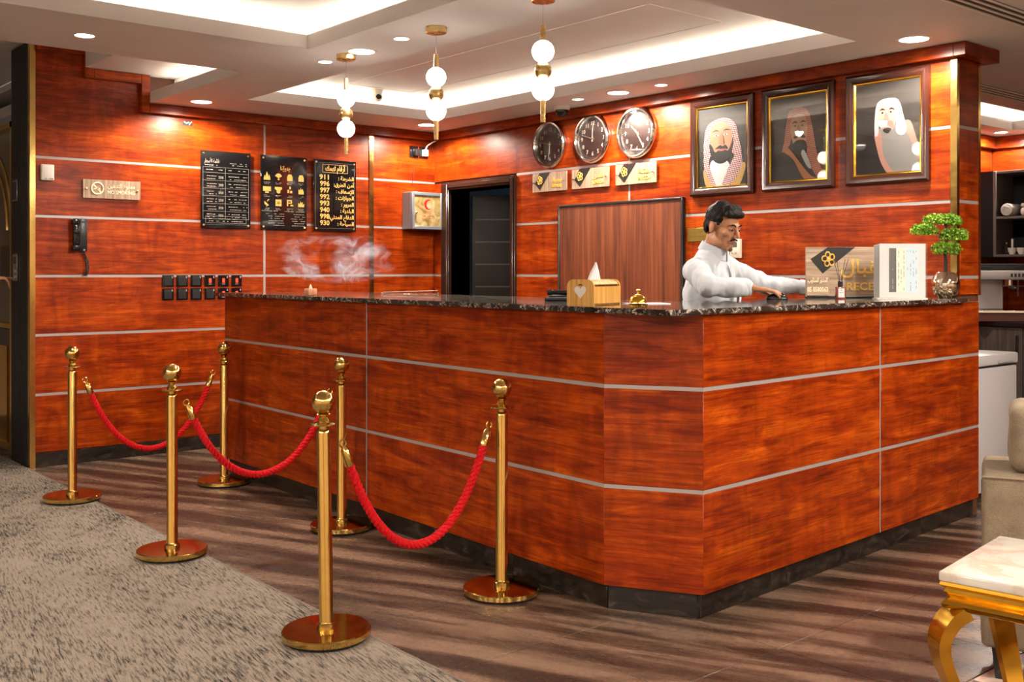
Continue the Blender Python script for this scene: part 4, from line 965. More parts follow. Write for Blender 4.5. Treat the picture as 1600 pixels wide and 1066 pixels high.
# incense cone on a wood block, incense stick on its holder
t = thing('incense_burner', 'small wooden block burning an incense cone on the worktop', 'incense burner', (-2.375, -2.01, ZS))
MB().bbox(-.029, .029, -.029, .029, 0, .040, b=.005, seg=2).build('block', BLOCKWOOD, t); MB().lathe([(.0095, .040), (.009, .046), (.005, .060), (.0015, .064), (.0003, .0645)], 16).build('incense_cone', mat('ash_cone', (.62, .5, .4), .9), t)
t = thing('incense_stick_holder', 'thin silvery incense stick holder lying along the inner worktop edge', 'incense holder', (-1.75, -2.15, ZS), -YAW)
MB().bbox(-.18, .18, -.008, .008, .0, .004, b=.0015).bbox(-.18, -.170, -.008, .008, .004, .010, b=.0015).bbox(.170, .18, -.008, .008, .004, .010, b=.0015).build('tray', CHROME, t); MB().tube([(-.17, 0, .012), (.175, 0, .022)], .0022, 6).build('stick', mat('burnt_stick', (.35, .28, .24), .9), t)
# sign, folder, diffuser, bonsai, mouse
def cam_pt(px, d, z):
    a = (px-800)/1640.; s, c = math.sin(YAW), math.cos(YAW); return (CAM.x+d*(s+a*c), CAM.y+d*(c-a*s), z)
RC = -YAW
q = cam_pt(1341, 5.62, ZS)
t = thing('reception_sign', 'pale wood reception sign with black lozenge leaning behind the diffuser', 'sign', q, RC+math.radians(3))
MB().bbox(-.286, .286, -.006, .006, .010, .272, b=.001).build('board', ASH_H, t); MB().bbox(-.286, .286, -.018, .018, 0, .010, b=.002).build('foot', BLACKP, t)
MB().plate([(-.262, .208), (-.168, .2715), (-.02, .2715), (-.196, .131)], -.006, .002).build('black_lozenge', BLACKP, t); emblem(t, -.165, .207, .040, -.0095)
letters(t, arabic('استقبال'), .085, .165, -.0065, .105, GOLDPAINT, depth=.001, width=.36, bold=.001); letters(t, 'RECEPTION', .105, .060, -.0065, .058, GOLDPAINT, depth=.001, width=.34, bold=.0006)
pl = MB().bbox(-.286, -.165, -.016, -.0065, .012, .122, b=.001).build('number_plate', ASH_H, t)
letters(t, arabic('المدير المناوب'), -.226, .095, -.0165, .034, PALELET, depth=.0008, width=.108, bold=.0006); letters(t, '05 8580563', -.226, .045, -.0165, .034, PALELET, depth=.0008, width=.112, bold=.0008)
q = cam_pt(1409, 5.42, ZS)
t = thing('brochure_stand', 'upright acrylic stand holding white printed brochures beside the plant', 'brochure stand', q, RC+math.radians(4))
for k in range(5): MB().box(-.122-.004*k, .122-.002*k, -.010+.008*k, -.0092+.008*k, .006, .285-.002*k).build('sheet', PAPER, t)
AC = mat('clear_acrylic', (.95, .97, .98), .05, trans=1., ior=1.3)
MB().bbox(-.140, .128, -.022, .040, 0, .005, b=.001).build('base', WHITEP, t); MB().box(-.126, .128, -.0155, -.0135, .005, .286).build('front_pane', GLASS, t)
y = -.0106; MB().box(-.072, -.034, y, y+.0006, .035, .262).build('dark_band', mat('slate_print', (.07, .08, .09), .6), t); MB().box(-.033, .014, y, y+.0006, .035, .262).build('green_band', mat('pale_green_print', (.62, .70, .60), .6), t); MB().box(.015, .082, y, y+.0006, .035, .262).build('blue_band', mat('pale_blue_print', (.50, .64, .76), .6), t)
m = MB(); rnd = random.Random(5)
for cx in (-.052, -.022, -.008, .006, .026, .042, .058, .072):
    z = .25
    while z > .05:
        L = rnd.uniform(.006, .03)
        if rnd.random() < .6: m.box(cx-.0018, cx+.0018, y-.0004, y, z-L, z)
        z -= L+.008
tag(m.build('vertical_print', mat('grey_print', (.30, .32, .30), .6), t), kind='stuff')
q = cam_pt(1313, 5.45, ZS)
t = thing('reed_diffuser', 'square glass reed diffuser with black cap and thin reeds', 'reed diffuser', q, RC)
MB().bbox(-.024, .024, -.018, .018, 0, .062, b=.004, seg=2).build('bottle', mat('amber_glass', (.20, .035, .02), .06, coat=.5), t); MB().box(-.016, .016, -.0188, -.018, .008, .054).build('label', PAPER, t); m = MB(); bars(m, -.010, .010, .032, .005, -.0189, 7, 1.); bars(m, -.004, .004, .044, .006, -.0189, 8, 1.); tag(m.build('label_print', BLACKP, t), kind='stuff')
MB().lathe([(.013, .062), (.013, .090), (.011, .092), (.0005, .092)], 20).build('cap', BLACKP, t)
for dx, dy in ((-.035, 0), (-.015, .01), (.022, -.01), (.045, .008)): MB().tube([(dx*.1, dy*.1, .088), (dx, dy, .205)], .0015, 5).build('reed', BLACKP, t)
# bonsai in a mirrored pot
t = thing('potted_bonsai', 'artificial bonsai with green leaf pads in a mirrored round pot', 'potted plant', (-.108, -4.795, ZS))
MB().lathe([(.001, 0), (.034, 0), (.058, .020), (.072, .050), (.074, .080), (.062, .115), (.046, .134), (.044, .138), (.040, .136), (.042, .128), (.001, .120)], 40).build('pot', SILVERPOT, t)
BARK = mat('dark_bark', (.018, .011, .008), .8)
MB().tube(spline([(0, 0, .12), (.010, .004, .19), (-.006, 0, .25), (.008, 0, .34), (.0, 0, .42)], 6), [.011]*8+[.009]*8+[.006]*9, 8).build('trunk', BARK, t)
R3 = Vector((math.cos(YAW), -math.sin(YAW), 0))
pads = [((-.115, .0), .362, (.075, .034)), ((-.025, -.01), .418, (.105, .032)), ((.045, .0), .335, (.085, .036)), ((.005, -.02), .262, (.085, .038)), ((.05, .01), .41, (.04, .025))]
lm = MB(); rnd = random.Random(3)
for (ox, oy), z, (rx, rzv) in pads:
    c = R3*ox+Vector((0, 0, z)); MB().tube([(0, 0, z-.035), tuple(c*.5+Vector((0, 0, (z-.02)*.5))), tuple(c)], .004, 6).build('branch', BARK, t)
    for k in range(760):
        a = rnd.uniform(0, 2*PI); r = math.sqrt(rnd.random()); zz = rnd.uniform(-.7, 1)
        s = math.sqrt(max(.05, 1-zz*zz*.7)); p = c+R3*(r*rx*s*math.cos(a))+Vector((math.sin(YAW), math.cos(YAW), 0))*(r*rx*.6*s*math.sin(a))+Vector((0, 0, zz*rzv))
        if p.x > .078 and p.y > -.02: p.x = .078
        u = Vector((rnd.gauss(0, 1), rnd.gauss(0, 1), rnd.gauss(.3, 1))).normalized(); v_ = u.cross(Vector((rnd.gauss(0, 1), rnd.gauss(0, 1), rnd.gauss(0, 1)))).normalized(); L = rnd.uniform(.009, .015)
        lm.add([p-u*L*.5, p+v_*L*.4, p+u*L*.5, p-v_*L*.4], [(0, 1, 2, 3)], rnd.choice((0, 0, 1, 2)))
tag(lm.build('foliage', [mat('leaf_green', (.13, .30, .012), .5), mat('leaf_light', (.26, .44, .02), .5), mat('leaf_dark', (.035, .12, .006), .5)], t), kind='stuff')
# ================================================================== PEOPLE
def make_skin(name, c0, c1):
    t = NT(name, rough=.5, spec=.35); v = t.coord((14, 14, 14)); a = t.noise(v, 2, 4); t.base(t.ramp(a, [(.3, c0), (.7, c1)]))
    t.b.inputs['Subsurface Weight'].default_value = .12; t.b.inputs['Subsurface Radius'].default_value = (.02, .008, .004); t.b.inputs['Subsurface Scale'].default_value = .3; return t.m
SKIN = make_skin('warm_skin', (.36, .165, .088), (.44, .215, .120))
HAIR = mat('black_hair', (.007, .005, .004), .65, spec=.2); LIP = mat('lip', (.30, .10, .075), .45)
def cloth(name, c0, c1):
    t = NT(name, rough=.8, spec=.2); v = t.coord((3, 3, 3)); a = t.noise(v, 3, 3); t.base(t.ramp(a, [(.3, c0), (.7, c1)])); t.b.inputs['Sheen Weight'].default_value = .2; return t.m
def xf(mb, i0, M):
    for i in range(i0, len(mb.v)): mb.v[i] = tuple(M @ Vector(mb.v[i]))
def head_shape(mb):
    E_ = mb.ell
    E_((0, .012, .030), (.074, .092, .078), nu=24, nv=18); E_((0, -.028, -.025), (.062, .060, .078), nu=24, nv=18)
    E_((0, -.030, -.072), (.052, .052, .044)); E_((0, -.070, -.100), (.022, .017, .016)); E_((0, -.077, .024), (.046, .016, .011))
    for s in (-1, 1):
        E_((s*.040, -.064, -.020), (.022, .018, .020)); E_((s*.011, -.098, -.033), (.0085, .011, .008)); E_((s*.031, -.0785, .008), (.0150, .0085, .0085))
        E_((s*.077, .014, -.008), (.008, .020, .032), rot=(-.2, 0, s*.35)); E_((s*.045, -.01, -.075), (.016, .04, .028))
    mb.cap((0, -.084, .018), (0, -.112, -.026), .0075, .0115); E_((0, -.082, -.062), (.028, .012, .016)); E_((0, -.079, -.083), (.020, .010, .010))
def hand(mb, w, d, n, curl, spread=.06, side=1, thumb_in=.5, point=False):
    """w wrist, d finger direction, n back-of-hand normal, side: +1 thumb toward d x n"""
    w = Vector(w); d = Vector(d).normalized(); n = Vector(n); n = (n-d*n.dot(d)).normalized(); s = d.cross(n).normalized()*side
    for k in range(4):
        o = (.5-k/3)*.056; mb.cap(w+d*.012+s*o*.6, w+d*.085+s*o, .0155, .0115)
    L = ((.040, .025, .020), (.045, .029, .022), (.042, .027, .021), (.033, .020, .018))
    for k in range(4):
        o = (.5-k/3)*.060; p = w+d*.086+s*o; a = (.5-k/3)*spread*2; dd = (d+s*a).normalized(); c = curl[k]
        for j in range(3):
            ang = c[j]; dd = (Matrix.Rotation(0, 3, 'Z') @ dd); ax = s
            dd = (dd*math.cos(ang)-n*math.sin(ang)*1.0).normalized(); n2 = n
            q = p+dd*L[k][j]; mb.cap(p, q, .0090-.0008*j, .0083-.0008*j, 10); p = q
    p = w+d*.030+s*.024; t1 = (d*.55+s*.8-n*.25).normalized(); q = p+t1*.038; mb.cap(p, q, .0135, .0105, 10)
    t2 = (d*(.95)+s*(.35-thumb_in*.5)-n*.35).normalized(); r = q+t2*.030; mb.cap(q, r, .0100, .0090, 10); mb.cap(r, r+t2*.022, .0090, .0075, 10)
def wrinkle(me, amp, sc, seed):
    o = Vector((seed, seed*2., seed*3.))
    me.update()
    nn = [v.normal.copy() for v in me.vertices]
    for v, n in zip(me.vertices, nn):
        c = v.co; q = Vector((c.x*sc, c.y*sc, c.z*sc*.55))+o
        v.co = c+n*amp*(noise.noise(q)+.6*noise.noise(q*2.3)-.35*abs(noise.noise(q*1.4+Vector((5, 5, 5)))))
def person(name, label, loc, rz, arms, robe, head_at, head_rot, lean, face=True, curls=None):
    t = thing(name, label, 'person', loc, rz)
    body = MB(); H = Matrix.Translation(Vector(head_at)) @ Matrix.Rotation(head_rot[1], 4, 'Z') @ Matrix.Rotation(head_rot[0], 4, 'X')
    head_shape(body); xf(body, 0, H)
    nb = H @ Vector((0, .022, -.065)); nt = Vector((0, lean*.75, 1.425))
    body.cap(nb, nt, .056, .062)
    ch = Vector((0, lean*.6, 1.25))
    body.ell(ch, (.155, .105, .20)); body.ell((0, lean*.3, 1.03), (.145, .105, .20)); body.ell((0, 0, .90), (.155, .11, .12))
    for s in (-1, 1):
        body.cap((s*.09, 0, .88), (s*.10, -.01, .50), .078, .055); body.cap((s*.10, -.01, .50), (s*.105, .01, .09), .052, .036); body.cap((s*.105, .03, .045), (s*.115, -.13, .035), .036, .030)
    rb = MB()
    rb.ell(ch+Vector((0, 0, -.02)), (.178, .132, .215), nu=26, nv=18); rb.ell((0, lean*.3, 1.02), (.172, .132, .24), nu=26, nv=18)
    rb.cap((-.06, lean*.72, 1.385), (-.165, lean*.72, 1.345), .075, .070, 18); rb.cap((.06, lean*.72, 1.385), (.165, lean*.72, 1.345), .075, .070, 18); rb.cap((0, lean*.75+.01, 1.40), nb.lerp(nt, .55), .085, .066, 18)
    rb.lathe([(.001, .07), (.235, .07), (.225, .35), (.195, .75), (.172, 1.0), (.001, 1.0)], 40)
    for (sh, el, wr, hd, hn, cu, side) in arms:
        sh = Vector(sh); el = Vector(el); wr = Vector(wr)
        body.cap(sh, el, .043, .040); body.cap(el, wr, .041, .027); hand(body, wr, hd, hn, cu, side=side)
        rb.cap(sh+Vector((0, 0, -.004)), el, .070, .058, 18); e2 = el.lerp(wr, .93); rb.cap(el, el.lerp(wr, .88), .058, .045, 18)
        dd = (wr-el).normalized(); q = el.lerp(wr, .86)
    bm_ = remesh(body, .0042, 3, .45); bm_.materials.append(SKIN); place('body', bm_, t)
    rm = remesh(rb, .0075, 6, .5); wrinkle(rm, .014, 8.0, 1.7); wrinkle(rm, .004, 22.0, 4.7); rm.materials.append(robe); place('thobe', rm, t)
    for (sh, el, wr, hd, hn, cu, side) in arms:
        el = Vector(el); wr = Vector(wr); a = el.lerp(wr, .80); b = el.lerp(wr, .955)
        MB().tube([a, a.lerp(b, .3), b, b+(b-a).normalized()*.001, a.lerp(b, .9)], [.043, .0435, .041, .037, .033], 24, cap=False).build('cuff', robe, t)
    # collar: leaned ring with a front opening
    m = MB(); cN = nb.lerp(nt, .62); ax = (nb-nt).normalized(); sx = Vector((1, 0, 0)); sy = ax.cross(sx).normalized()
    v = []; f = []; n = 36
    for k in range(n+1):
        a = -PI/2+.06+(2*PI-.12)*k/n; dr = sx*math.cos(a)+(-sy if False else sy)*math.sin(a)*1.0
        fr = max(0, -math.sin(a))
        for (r, hgt) in ((.066, -.012), (.070, .022+.004*(1-fr)), (.074, .020+.004*(1-fr)), (.086, -.022-.018*fr), (.080, -.026-.018*fr)):
            v.append(cN+dr*r*(1.0 if r < .075 else 1.02)+ax*hgt)
    for k in range(n):
        for j in range(4): f.append((k*5+j, (k+1)*5+j, (k+1)*5+j+1, k*5+j+1))
    m.add(v, f, 0, True).build('collar', robe, t)
    # front placket and chest pocket
    yf = lambda z: lean*.6-.142-(.0 if z < 1.2 else .0)
    # hair
    hm = MB(); hm.ell((0, .020, .046), (.081, .094, .078), nu=28, nv=20); hm.ell((0, .040, .0), (.077, .072, .075), nu=24, nv=16)
    for (x, y_, z_, r) in ((-.040, -.060, .080, .024), (-.014, -.070, .083, .025), (.016, -.070, .083, .025), (.042, -.060, .080, .024), (-.02, -.035, .100, .036), (.02, -.035, .100, .036), (0, .03, .098, .045), (-.066, -.022, .050, .016), (.066, -.022, .050, .016), (-.0705, -.020, .016, .009), (.0705, -.020, .016, .009)): hm.ell((x, y_, z_), (r*1.15, r, r*.85))
    hmesh = remesh(hm, .0045, 3, .4); wrinkle(hmesh, .0035, 75, 3.1)
    for v in hmesh.vertices: v.co = H @ v.co
    # keep the face free: drop hair below the fringe in front
    bm = bmesh.new(); bm.from_mesh(hmesh); Hi = H.inverted(); kill = []
    for v in bm.verts:
        q = Hi @ v.co
        if (q.y < -.035 and q.z < .062 and abs(q.x) < .062) or (q.y < -.012 and q.z < .0) or (q.z < -.055) or (abs(q.x) > .058 and q.z < .018 and -.012 < q.y < .040) or (q.z < -.02 and q.y < .045): kill.append(v)
    bmesh.ops.delete(bm, geom=kill, context='VERTS'); bm.to_mesh(hmesh); bm.free(); hmesh.materials.append(HAIR); place('hair', hmesh, t)
    if face:
        def part(nm, mb, m): xf(mb, 0, H); mb.build(nm, m, t)
        for s in (-1, 1):
            part('eyebrow', MB().tube(spline([(s*.014, -.0920, .024), (s*.030, -.0915, .031), (s*.050, -.078, .024)], 5), [.0035]*4+[.0044]*4+[.002]*3, 8), HAIR)
            part('eye', MB().ell((s*.031, -.0835, .0015), (.0125, .006, .0052)), mat('eye_white', (.55, .48, .42), .3)); part('iris', MB().ell((s*.031, -.0872, .0005), (.0058, .0030, .0046)), HAIR)
            part('upper_lid', MB().tube(spline([(s*.017, -.0865, .002), (s*.030, -.0915, .0058), (s*.046, -.0815, .001)], 5), .0021, 6), HAIR)
        part('moustache', MB().tube(spline([(-.030, -.088, -.056), (-.016, -.0965, -.0475), (0, -.0985, -.0455), (.016, -.0965, -.0475), (.030, -.088, -.056)], 5), [.002]*2+[.0042]*17+[.002]*2, 8), HAIR)
        part('lips', MB().ell((0, -.0925, -.0600), (.021, .006, .0034)).ell((0, -.0915, -.0668), (.018, .006, .0040)), LIP)
        part('beard', MB().ell((0, -.0845, -.1035), (.014, .008, .012)), mat('stubble', (.10, .045, .028), .8))
    return t, H
WHITE = cloth('white_thobe', (.44, .47, .525), (.50, .53, .58))
rel = ((.30, .35, .25), (.34, .40, .3), (.34, .42, .3), (.3, .4, .3))
grip = ((.10, .35, .25), (.12, .40, .30), (.15, .45, .35), (.15, .45, .3))
arms = [((-.185, -.075, 1.350), (-.305, -.225, 1.265), (-.185, -.395, 1.256), (.30, -.92, -.10), (0, .1, 1), grip, -1),
        ((.185, -.075, 1.350), (.330, -.215, 1.268), (.425, -.425, 1.252), (.10, -.98, -.05), (0, .1, 1), rel, 1)]
man, Hm = person('person', 'man in white thobe working at a mouse behind the counter', (-1.055, -3.905, 0), math.radians(10), arms, WHITE, (-.03, -.150, 1.580), (math.radians(17), math.radians(-10)), -.10)
# placket, buttons and pocket lie on the robe front
MB().bbox(-.016, .016, -.004, 0, -.14, .13, b=.002).build('placket', WHITE, man, (0, -.198, 1.26), rot=(math.radians(-7), 0, 0))
MB().bbox(-.045, .045, -.003, 0, -.055, .05, b=.002).build('chest_pocket', mat('pale_blue_pocket', (.62, .70, .82), .8), man, (.085, -.186, 1.235), rot=(math.radians(-6), 0, math.radians(22)))
# mouse under the hand
mw = man.matrix_basis @ Vector((-.145, -.515, 0))
t = thing('computer_mouse', 'black computer mouse under the man\'s hand', 'mouse', (mw.x, mw.y, ZS), math.radians(28))
mm = MB().ell((0, 0, .006), (.030, .054, .026), nu=24, nv=14); mm.v = [(x, y, max(z, 0.)) for x, y, z in mm.v]; mm.build('shell', BLACKG, t); MB().lathe([(.0005, -.003), (.008, -.003), (.008, .003), (.0005, .003)], 16, axis='x', c=(0, -.026, .026)).build('wheel', BLACKP, t)
# person at the lift: only the hand reaches into the picture
DARKC = cloth('dark_robe', (.045, .04, .045), (.06, .055, .06))
pt = ((.02, .05, .03), (.6, 1.0, .7), (.7, 1.1, .8), (.8, 1.1, .8))
arms2 = [((-.185, -.05, 1.375), (-.17, -.28, 1.19), (.035, -.365, 1.285), (.18, -1, .03), (0, 0, 1), pt, -1),
         ((.185, -.02, 1.375), (.25, .02, 1.10), (.23, -.10, .88), (0, -.25, -1), (.9, -.1, .1), rel, 1)]
p2_, H2 = person('person', 'person at far left whose hand presses the lift button', (-3.972, .175, .0095), math.radians(90), arms2, DARKC, (0, -.03, 1.585), (math.radians(4), 0), -.02)
# ================================================================== RIGHT SIDE
t = thing('chest_freezer', 'white chest freezer standing behind the end of the counter', 'freezer', (.70, -4.39, 0))
MB().bbox(-.305, .29, -.29, .29, .045, .775, b=.012, seg=2).build('body', WHITEENAMEL, t); MB().bbox(-.308, .293, -.298, .29, .785, .85, b=.012, seg=2).build('lid', WHITEENAMEL, t)
MB().box(-.30, .285, -.285, .285, .775, .785).build('seal', BLACKP, t); MB().bbox(.02, .20, -.312, -.296, .795, .812, b=.004).build('handle', mat('grey_plastic', (.3, .3, .31), .4), t)
for sx in (-.27, .25):
    for sy in (-.25, .25): MB().bbox(sx-.04, sx+.04, sy-.04, sy+.04, 0, .045, b=.006).build('foot', WHITEP, t)
# sofa
FAB = NT('oatmeal_linen', rough=.9, spec=.15); fv = FAB.coord((260, 260, 260)); fn = FAB.noise(fv, 1, 2); fb = FAB.noise(FAB.coord((9, 9, 9)), 2, 3); FAB.base(FAB.mix(FAB.ramp(fb, [(.3, (.20, .155, .108)), (.7, (.26, .205, .145))]), FAB.ramp(fn, [(.3, (.72, .70, .68)), (.7, (1.1, 1.1, 1.1))]), .8, 'MULTIPLY')); FAB.bump(fn, .4, .004)
def soft(x0, x1, y0, y1, z0, z1, r, amp, seed, puff=0.):
    bm = bmesh.new(); bmesh.ops.create_cube(bm, size=1)
    for v in bm.verts: v.co = Vector((x0+(v.co.x+.5)*(x1-x0), y0+(v.co.y+.5)*(y1-y0), z0+(v.co.z+.5)*(z1-z0)))
    bmesh.ops.bevel(bm, geom=bm.edges[:], offset=r, segments=4, profile=.5, affect='EDGES'); bmesh.ops.subdivide_edges(bm, edges=[e for e in bm.edges if e.calc_length() > .1], cuts=9, use_grid_fill=True)
    c = Vector(((x0+x1)/2, (y0+y1)/2, (z0+z1)/2)); hx, hy, hz = (x1-x0)/2, (y1-y0)/2, (z1-z0)/2; bm.normal_update()
    for v in bm.verts:
        q = v.co-c; k = (1-(q.x/hx)**2*.8)*(1-(q.y/hy)**2*.8)*(1-(q.z/hz)**2*.8)
        v.co += v.normal*(amp*noise.noise(v.co*7+Vector((seed, 0, 0))))+v.normal*puff*max(0, (1-(q.x/hx)**4)*(1-(q.y/hy)**4) if abs(v.normal.z) > .5 else (1-(q.z/hz)**4)*(1-(q.x/hx)**4))
    m = MB(); m.bm(bm, 0, True); return m
q = cam_pt(1533, 3.42, 0)
t = thing('sofa', 'oatmeal linen sofa end behind the gold table', 'sofa', q, RC+math.radians(-25))
soft(0, .95, 0, .46, .115, .675, .018, .004, 1).build('arm', FAB.m, t)
soft(.085, .93, .085, .36, .68, .895, .035, .010, 4, .015).build('cushion', FAB.m, t)
soft(.955, 2.2, .04, .46, .115, .43, .03, .006, 2).build('seat', FAB.m, t); soft(.955, 2.2, .25, .46, .435, .86, .05, .01, 7, .02).build('backrest', FAB.m, t)
MB().tube([(.004, -.001, .672), (.946, -.001, .672)], .004, 6).build('piping', FAB.m, t)
for x, y_ in ((.03, .04), (2.1, .08), (.03, .38), (2.1, .38)): MB().add([(x, y_, .117), (x+.055, y_, .117), (x+.055, y_+.055, .117), (x, y_+.055, .117), (x+.012, y_+.012, .0005), (x+.043, y_+.012, .0005), (x+.043, y_+.043, .0005), (x+.012, y_+.043, .0005)], [(0, 1, 2, 3), (7, 6, 5, 4), (0, 4, 5, 1), (1, 5, 6, 2), (2, 6, 7, 3), (3, 7, 4, 0)]).build('leg', BLACKP, t)
# gold side table with marble top
ang = math.atan2(.069, .477)
t = thing('side_table', 'gold side table with cabriole legs and white marble top', 'table', (-2.963, -6.259, 0), ang)
MT = NT('white_marble', rough=.12, spec=.55); mv = MT.coord((1, 1, 1)); mn = MT.noise(mv, 4, 6, .6, 1.6); MT.base(MT.ramp(mn, [(.35, (.56, .50, .44)), (.48, (.50, .41, .34)), (.53, (.56, .51, .46)), (.7, (.62, .58, .53))]))
A_, B_ = .482, .62
MB().bbox(0, A_, -B_, 0, .556, .582, b=.006, seg=3).build('top', MT.m, t)
v = []; f = []; prof = [(.004, .556), (.002, .548), (.014, .538), (.010, .530), (.022, .515), (.010, .508), (.004, .500), (.010, .490), (.020, .484), (.04, .484), (.04, .556)]; n = len(prof)
for (cx, cy_, sx, sy) in ((0, -B_, 1, 1), (A_, -B_, -1, 1), (A_, 0, -1, -1), (0, 0, 1, -1)):
    for d, z in prof: v.append((cx+sx*d, cy_+sy*d, z))
for k in range(4):
    for j in range(n-1): f.append((k*n+j, ((k+1) % 4)*n+j, ((k+1) % 4)*n+j+1, k*n+j+1))
MB().add(v, f).build('apron', GOLDTAB, t)
for (cx, cy_, sx, sy) in ((.0, .0, -1, 1), (A_, 0, 1, 1), (0, -B_, -1, -1), (A_, -B_, 1, -1)):
    o = Vector((sx, sy, 0)).normalized(); p = Vector((-o.y, o.x, 0)); base = Vector((cx, cy_, 0))-o*.055
    pts = spline([(-.01, .484), (.022, .462), (.050, .415), (.046, .36), (.010, .27), (-.030, .17), (-.040, .09), (-.018, .03), (.012, .0)], 5); hw = np.interp(np.linspace(0, 1, len(pts)), [0, .15, .35, .7, 1], [.040, .036, .032, .020, .022]); th = np.interp(np.linspace(0, 1, len(pts)), [0, .3, 1], [.018, .015, .010])
    v = []; f = []
    for i, (r, z) in enumerate(pts):
        a = pts[max(i-1, 0)]; b = pts[min(i+1, len(pts)-1)]; tx, tz = b[0]-a[0], b[1]-a[1]; L = math.hypot(tx, tz); nx, nz = -tz/L, tx/L
        for sgn_w, sgn_t in ((-1, -1), (1, -1), (1, 1), (-1, 1)): v.append(tuple(base+o*(r+nx*th[i]*sgn_t)+p*hw[i]*sgn_w+Vector((0, 0, max(0.0006, z+nz*th[i]*sgn_t)))))
    for i in range(len(pts)-1):
        for k in range(4): f.append((i*4+k, i*4+(k+1) % 4, (i+1)*4+(k+1) % 4, (i+1)*4+k))
    f += [(0, 3, 2, 1), tuple((len(pts)-1)*4+k for k in range(4))]
    bm = bmesh.new(); vv = [bm.verts.new(x) for x in v]; [bm.faces.new([vv[i] for i in q]) for q in f]; bmesh.ops.recalc_face_normals(bm, faces=bm.faces[:]); m = MB(); m.bm(bm, 0, False)
    lg = m.build('leg', GOLDTAB, t)
# pantry: base cabinets, worktop, shelf unit, espresso machine, cups, towels
CABM = mat('dark_cabinet', (.012, .010, .009), .4)
def ycab(y0, y1, lab):
    t = thing('base_cabinet', lab, 'cabinet', (3.50, (y0+y1)/2, 0)); w_ = (y1-y0)/2
    MB().box(.02, .58, -w_, w_, .08, .87).build('body', CABM, t)
    for s in (-1, 1):
        dr = MB().bbox(-.002, .02, min(0, s*w_)+.004, max(0, s*w_)-.004, .09, .865, b=.002).build('door', GREYWOOD, t); MB().bbox(-.02, -.002, s*.045-.008, s*.045+.008, .60, .80, b=.003).build('handle', BLACKP, dr)
ycab(-4.10, -3.10, 'grey oak base cabinet under the espresso machine'); ycab(-5.12, -4.11, 'grey oak base cabinet further right in the pantry')
tag(MB().bbox(3.47, 4.08, -5.2, -3.08, .872, .91, b=.004).build('pantry_worktop', mat('black_quartz', (.015, .014, .013), .15)), 'black pantry worktop under the espresso machine', 'worktop')
t = thing('shelf_unit', 'dark open shelf unit with grey edges on the pantry wall', 'shelf', (3.74, -4.1, 1.47))
MB().box(.33, .345, -.9, .86, 0, .76).build('back_panel', BLACKM, t)
EDGE = mat('grey_shelf_edge', (.085, .07, .062), .5)
for y_ in (-.9, .0, .84): MB().bbox(0, .33, y_, y_+.022 if y_ < .5 else y_+.028, 0, .76, b=.002).build('upright', EDGE, t)
for z_, nm in ((0, 'shelf'), (.335, 'shelf'), (.735, 'top')): MB().bbox(.002, .33, -.9, .86, z_, z_+.022, b=.002).build(nm, EDGE, t)
MB().box(.0, .345, .87, 1.02, .0, .76).build('side_column', BLACKM, t)
CER = mat('white_ceramic', (.55, .53, .50), .25)
def cup_proto():
    t = thing('coffee_cup', 'x', 'cup'); MB().lathe([(.001, 0), (.022, 0), (.034, .03), (.038, .058), (.0355, .058), (.031, .03), (.018, .006), (.001, .006)], 24, cap=False).build('bowl', CER, t)
    MB().tube(spline([(.034, 0, .048), (.055, 0, .046), (.055, 0, .024), (.031, 0, .020)], 5), .0045, 6).build('handle', CER, t); return t
cpx = cup_proto()
for i, (px, lab) in enumerate(((1577, 'white cup holding a straw on the lower pantry shelf'), (1589, 'white cup in the middle of the lower pantry shelf'), (1600, 'white cup at the right edge of the picture on the pantry shelf'))):
    o = cpx if i == 0 else copy_tree(cpx); q = cam_pt(px, 9.32, 1.4925); o.location = (3.80, -3.315-.068*i*1.15-.06, 1.4925); tag(o, lab, 'cup', 'white cups on the pantry shelf')
tag(MB().lathe([(.001, 0), (.009, .0), (.009, .13), (.001, .13)], 12, c=(3.80, -3.375, 1.4995)).build('straw_bundle', CER), 'white straw bundle standing in a cup on the pantry shelf', 'straws')
t = thing('towel_roll', 'rolled grey white towel on the middle pantry shelf', 'towel', (3.83, -3.36, 1.8275))
TW = mat('towel', (.42, .40, .38), .95)
sp_ = [(.010+.0031*k)*1. for k in range(16)]; MB().lathe([(.001, -.11), (.05, -.11), (.055, -.10), (.055, .10), (.05, .11), (.001, .11)], 26, axis='x', c=(0, 0, .056)).build('roll', TW, t); MB().tube([(-.112, .038*(.25+.75*k/40)*math.cos(k*.5), .056+.038*(.25+.75*k/40)*math.sin(k*.5)) for k in range(41)], .004, 5).build('spiral_edge', TW, t)
t = thing('folded_towel', 'folded grey towel beside the rolled one on the pantry shelf', 'towel', (3.85, -3.60, 1.8275)); soft(-.10, .10, -.14, .14, 0, .075, .028, .005, 9).build('fold', TW, t); soft(-.095, .095, -.135, .135, .076, .11, .014, .004, 11).build('upper_fold', TW, t)
t = thing('glass_jar', 'small clear glass jar on the lower pantry shelf', 'jar', (3.86, -3.295, 1.4925)); MB().lathe([(.001, 0), (.028, 0), (.03, .05), (.02, .07), (.012, .085), (.016, .09)], 20, cap=False).build('glass', GLASS, t); MB().ell((0, 0, .1), (.015, .015, .014), nu=14, nv=8).build('stopper', CHROME, t)
t = thing('espresso_machine', 'steel and black espresso machine on the pantry worktop', 'coffee machine', (3.72, -3.37, .9105), math.radians(-50))
MB().bbox(-.30, .16, -.20, .20, .0, .075, b=.006).build('drip_base', mat('red_brown_panel', (.10, .02, .012), .3), t); MB().bbox(-.31, .17, -.215, .20, .075, .10, b=.004).build('drip_tray', CHROME, t)
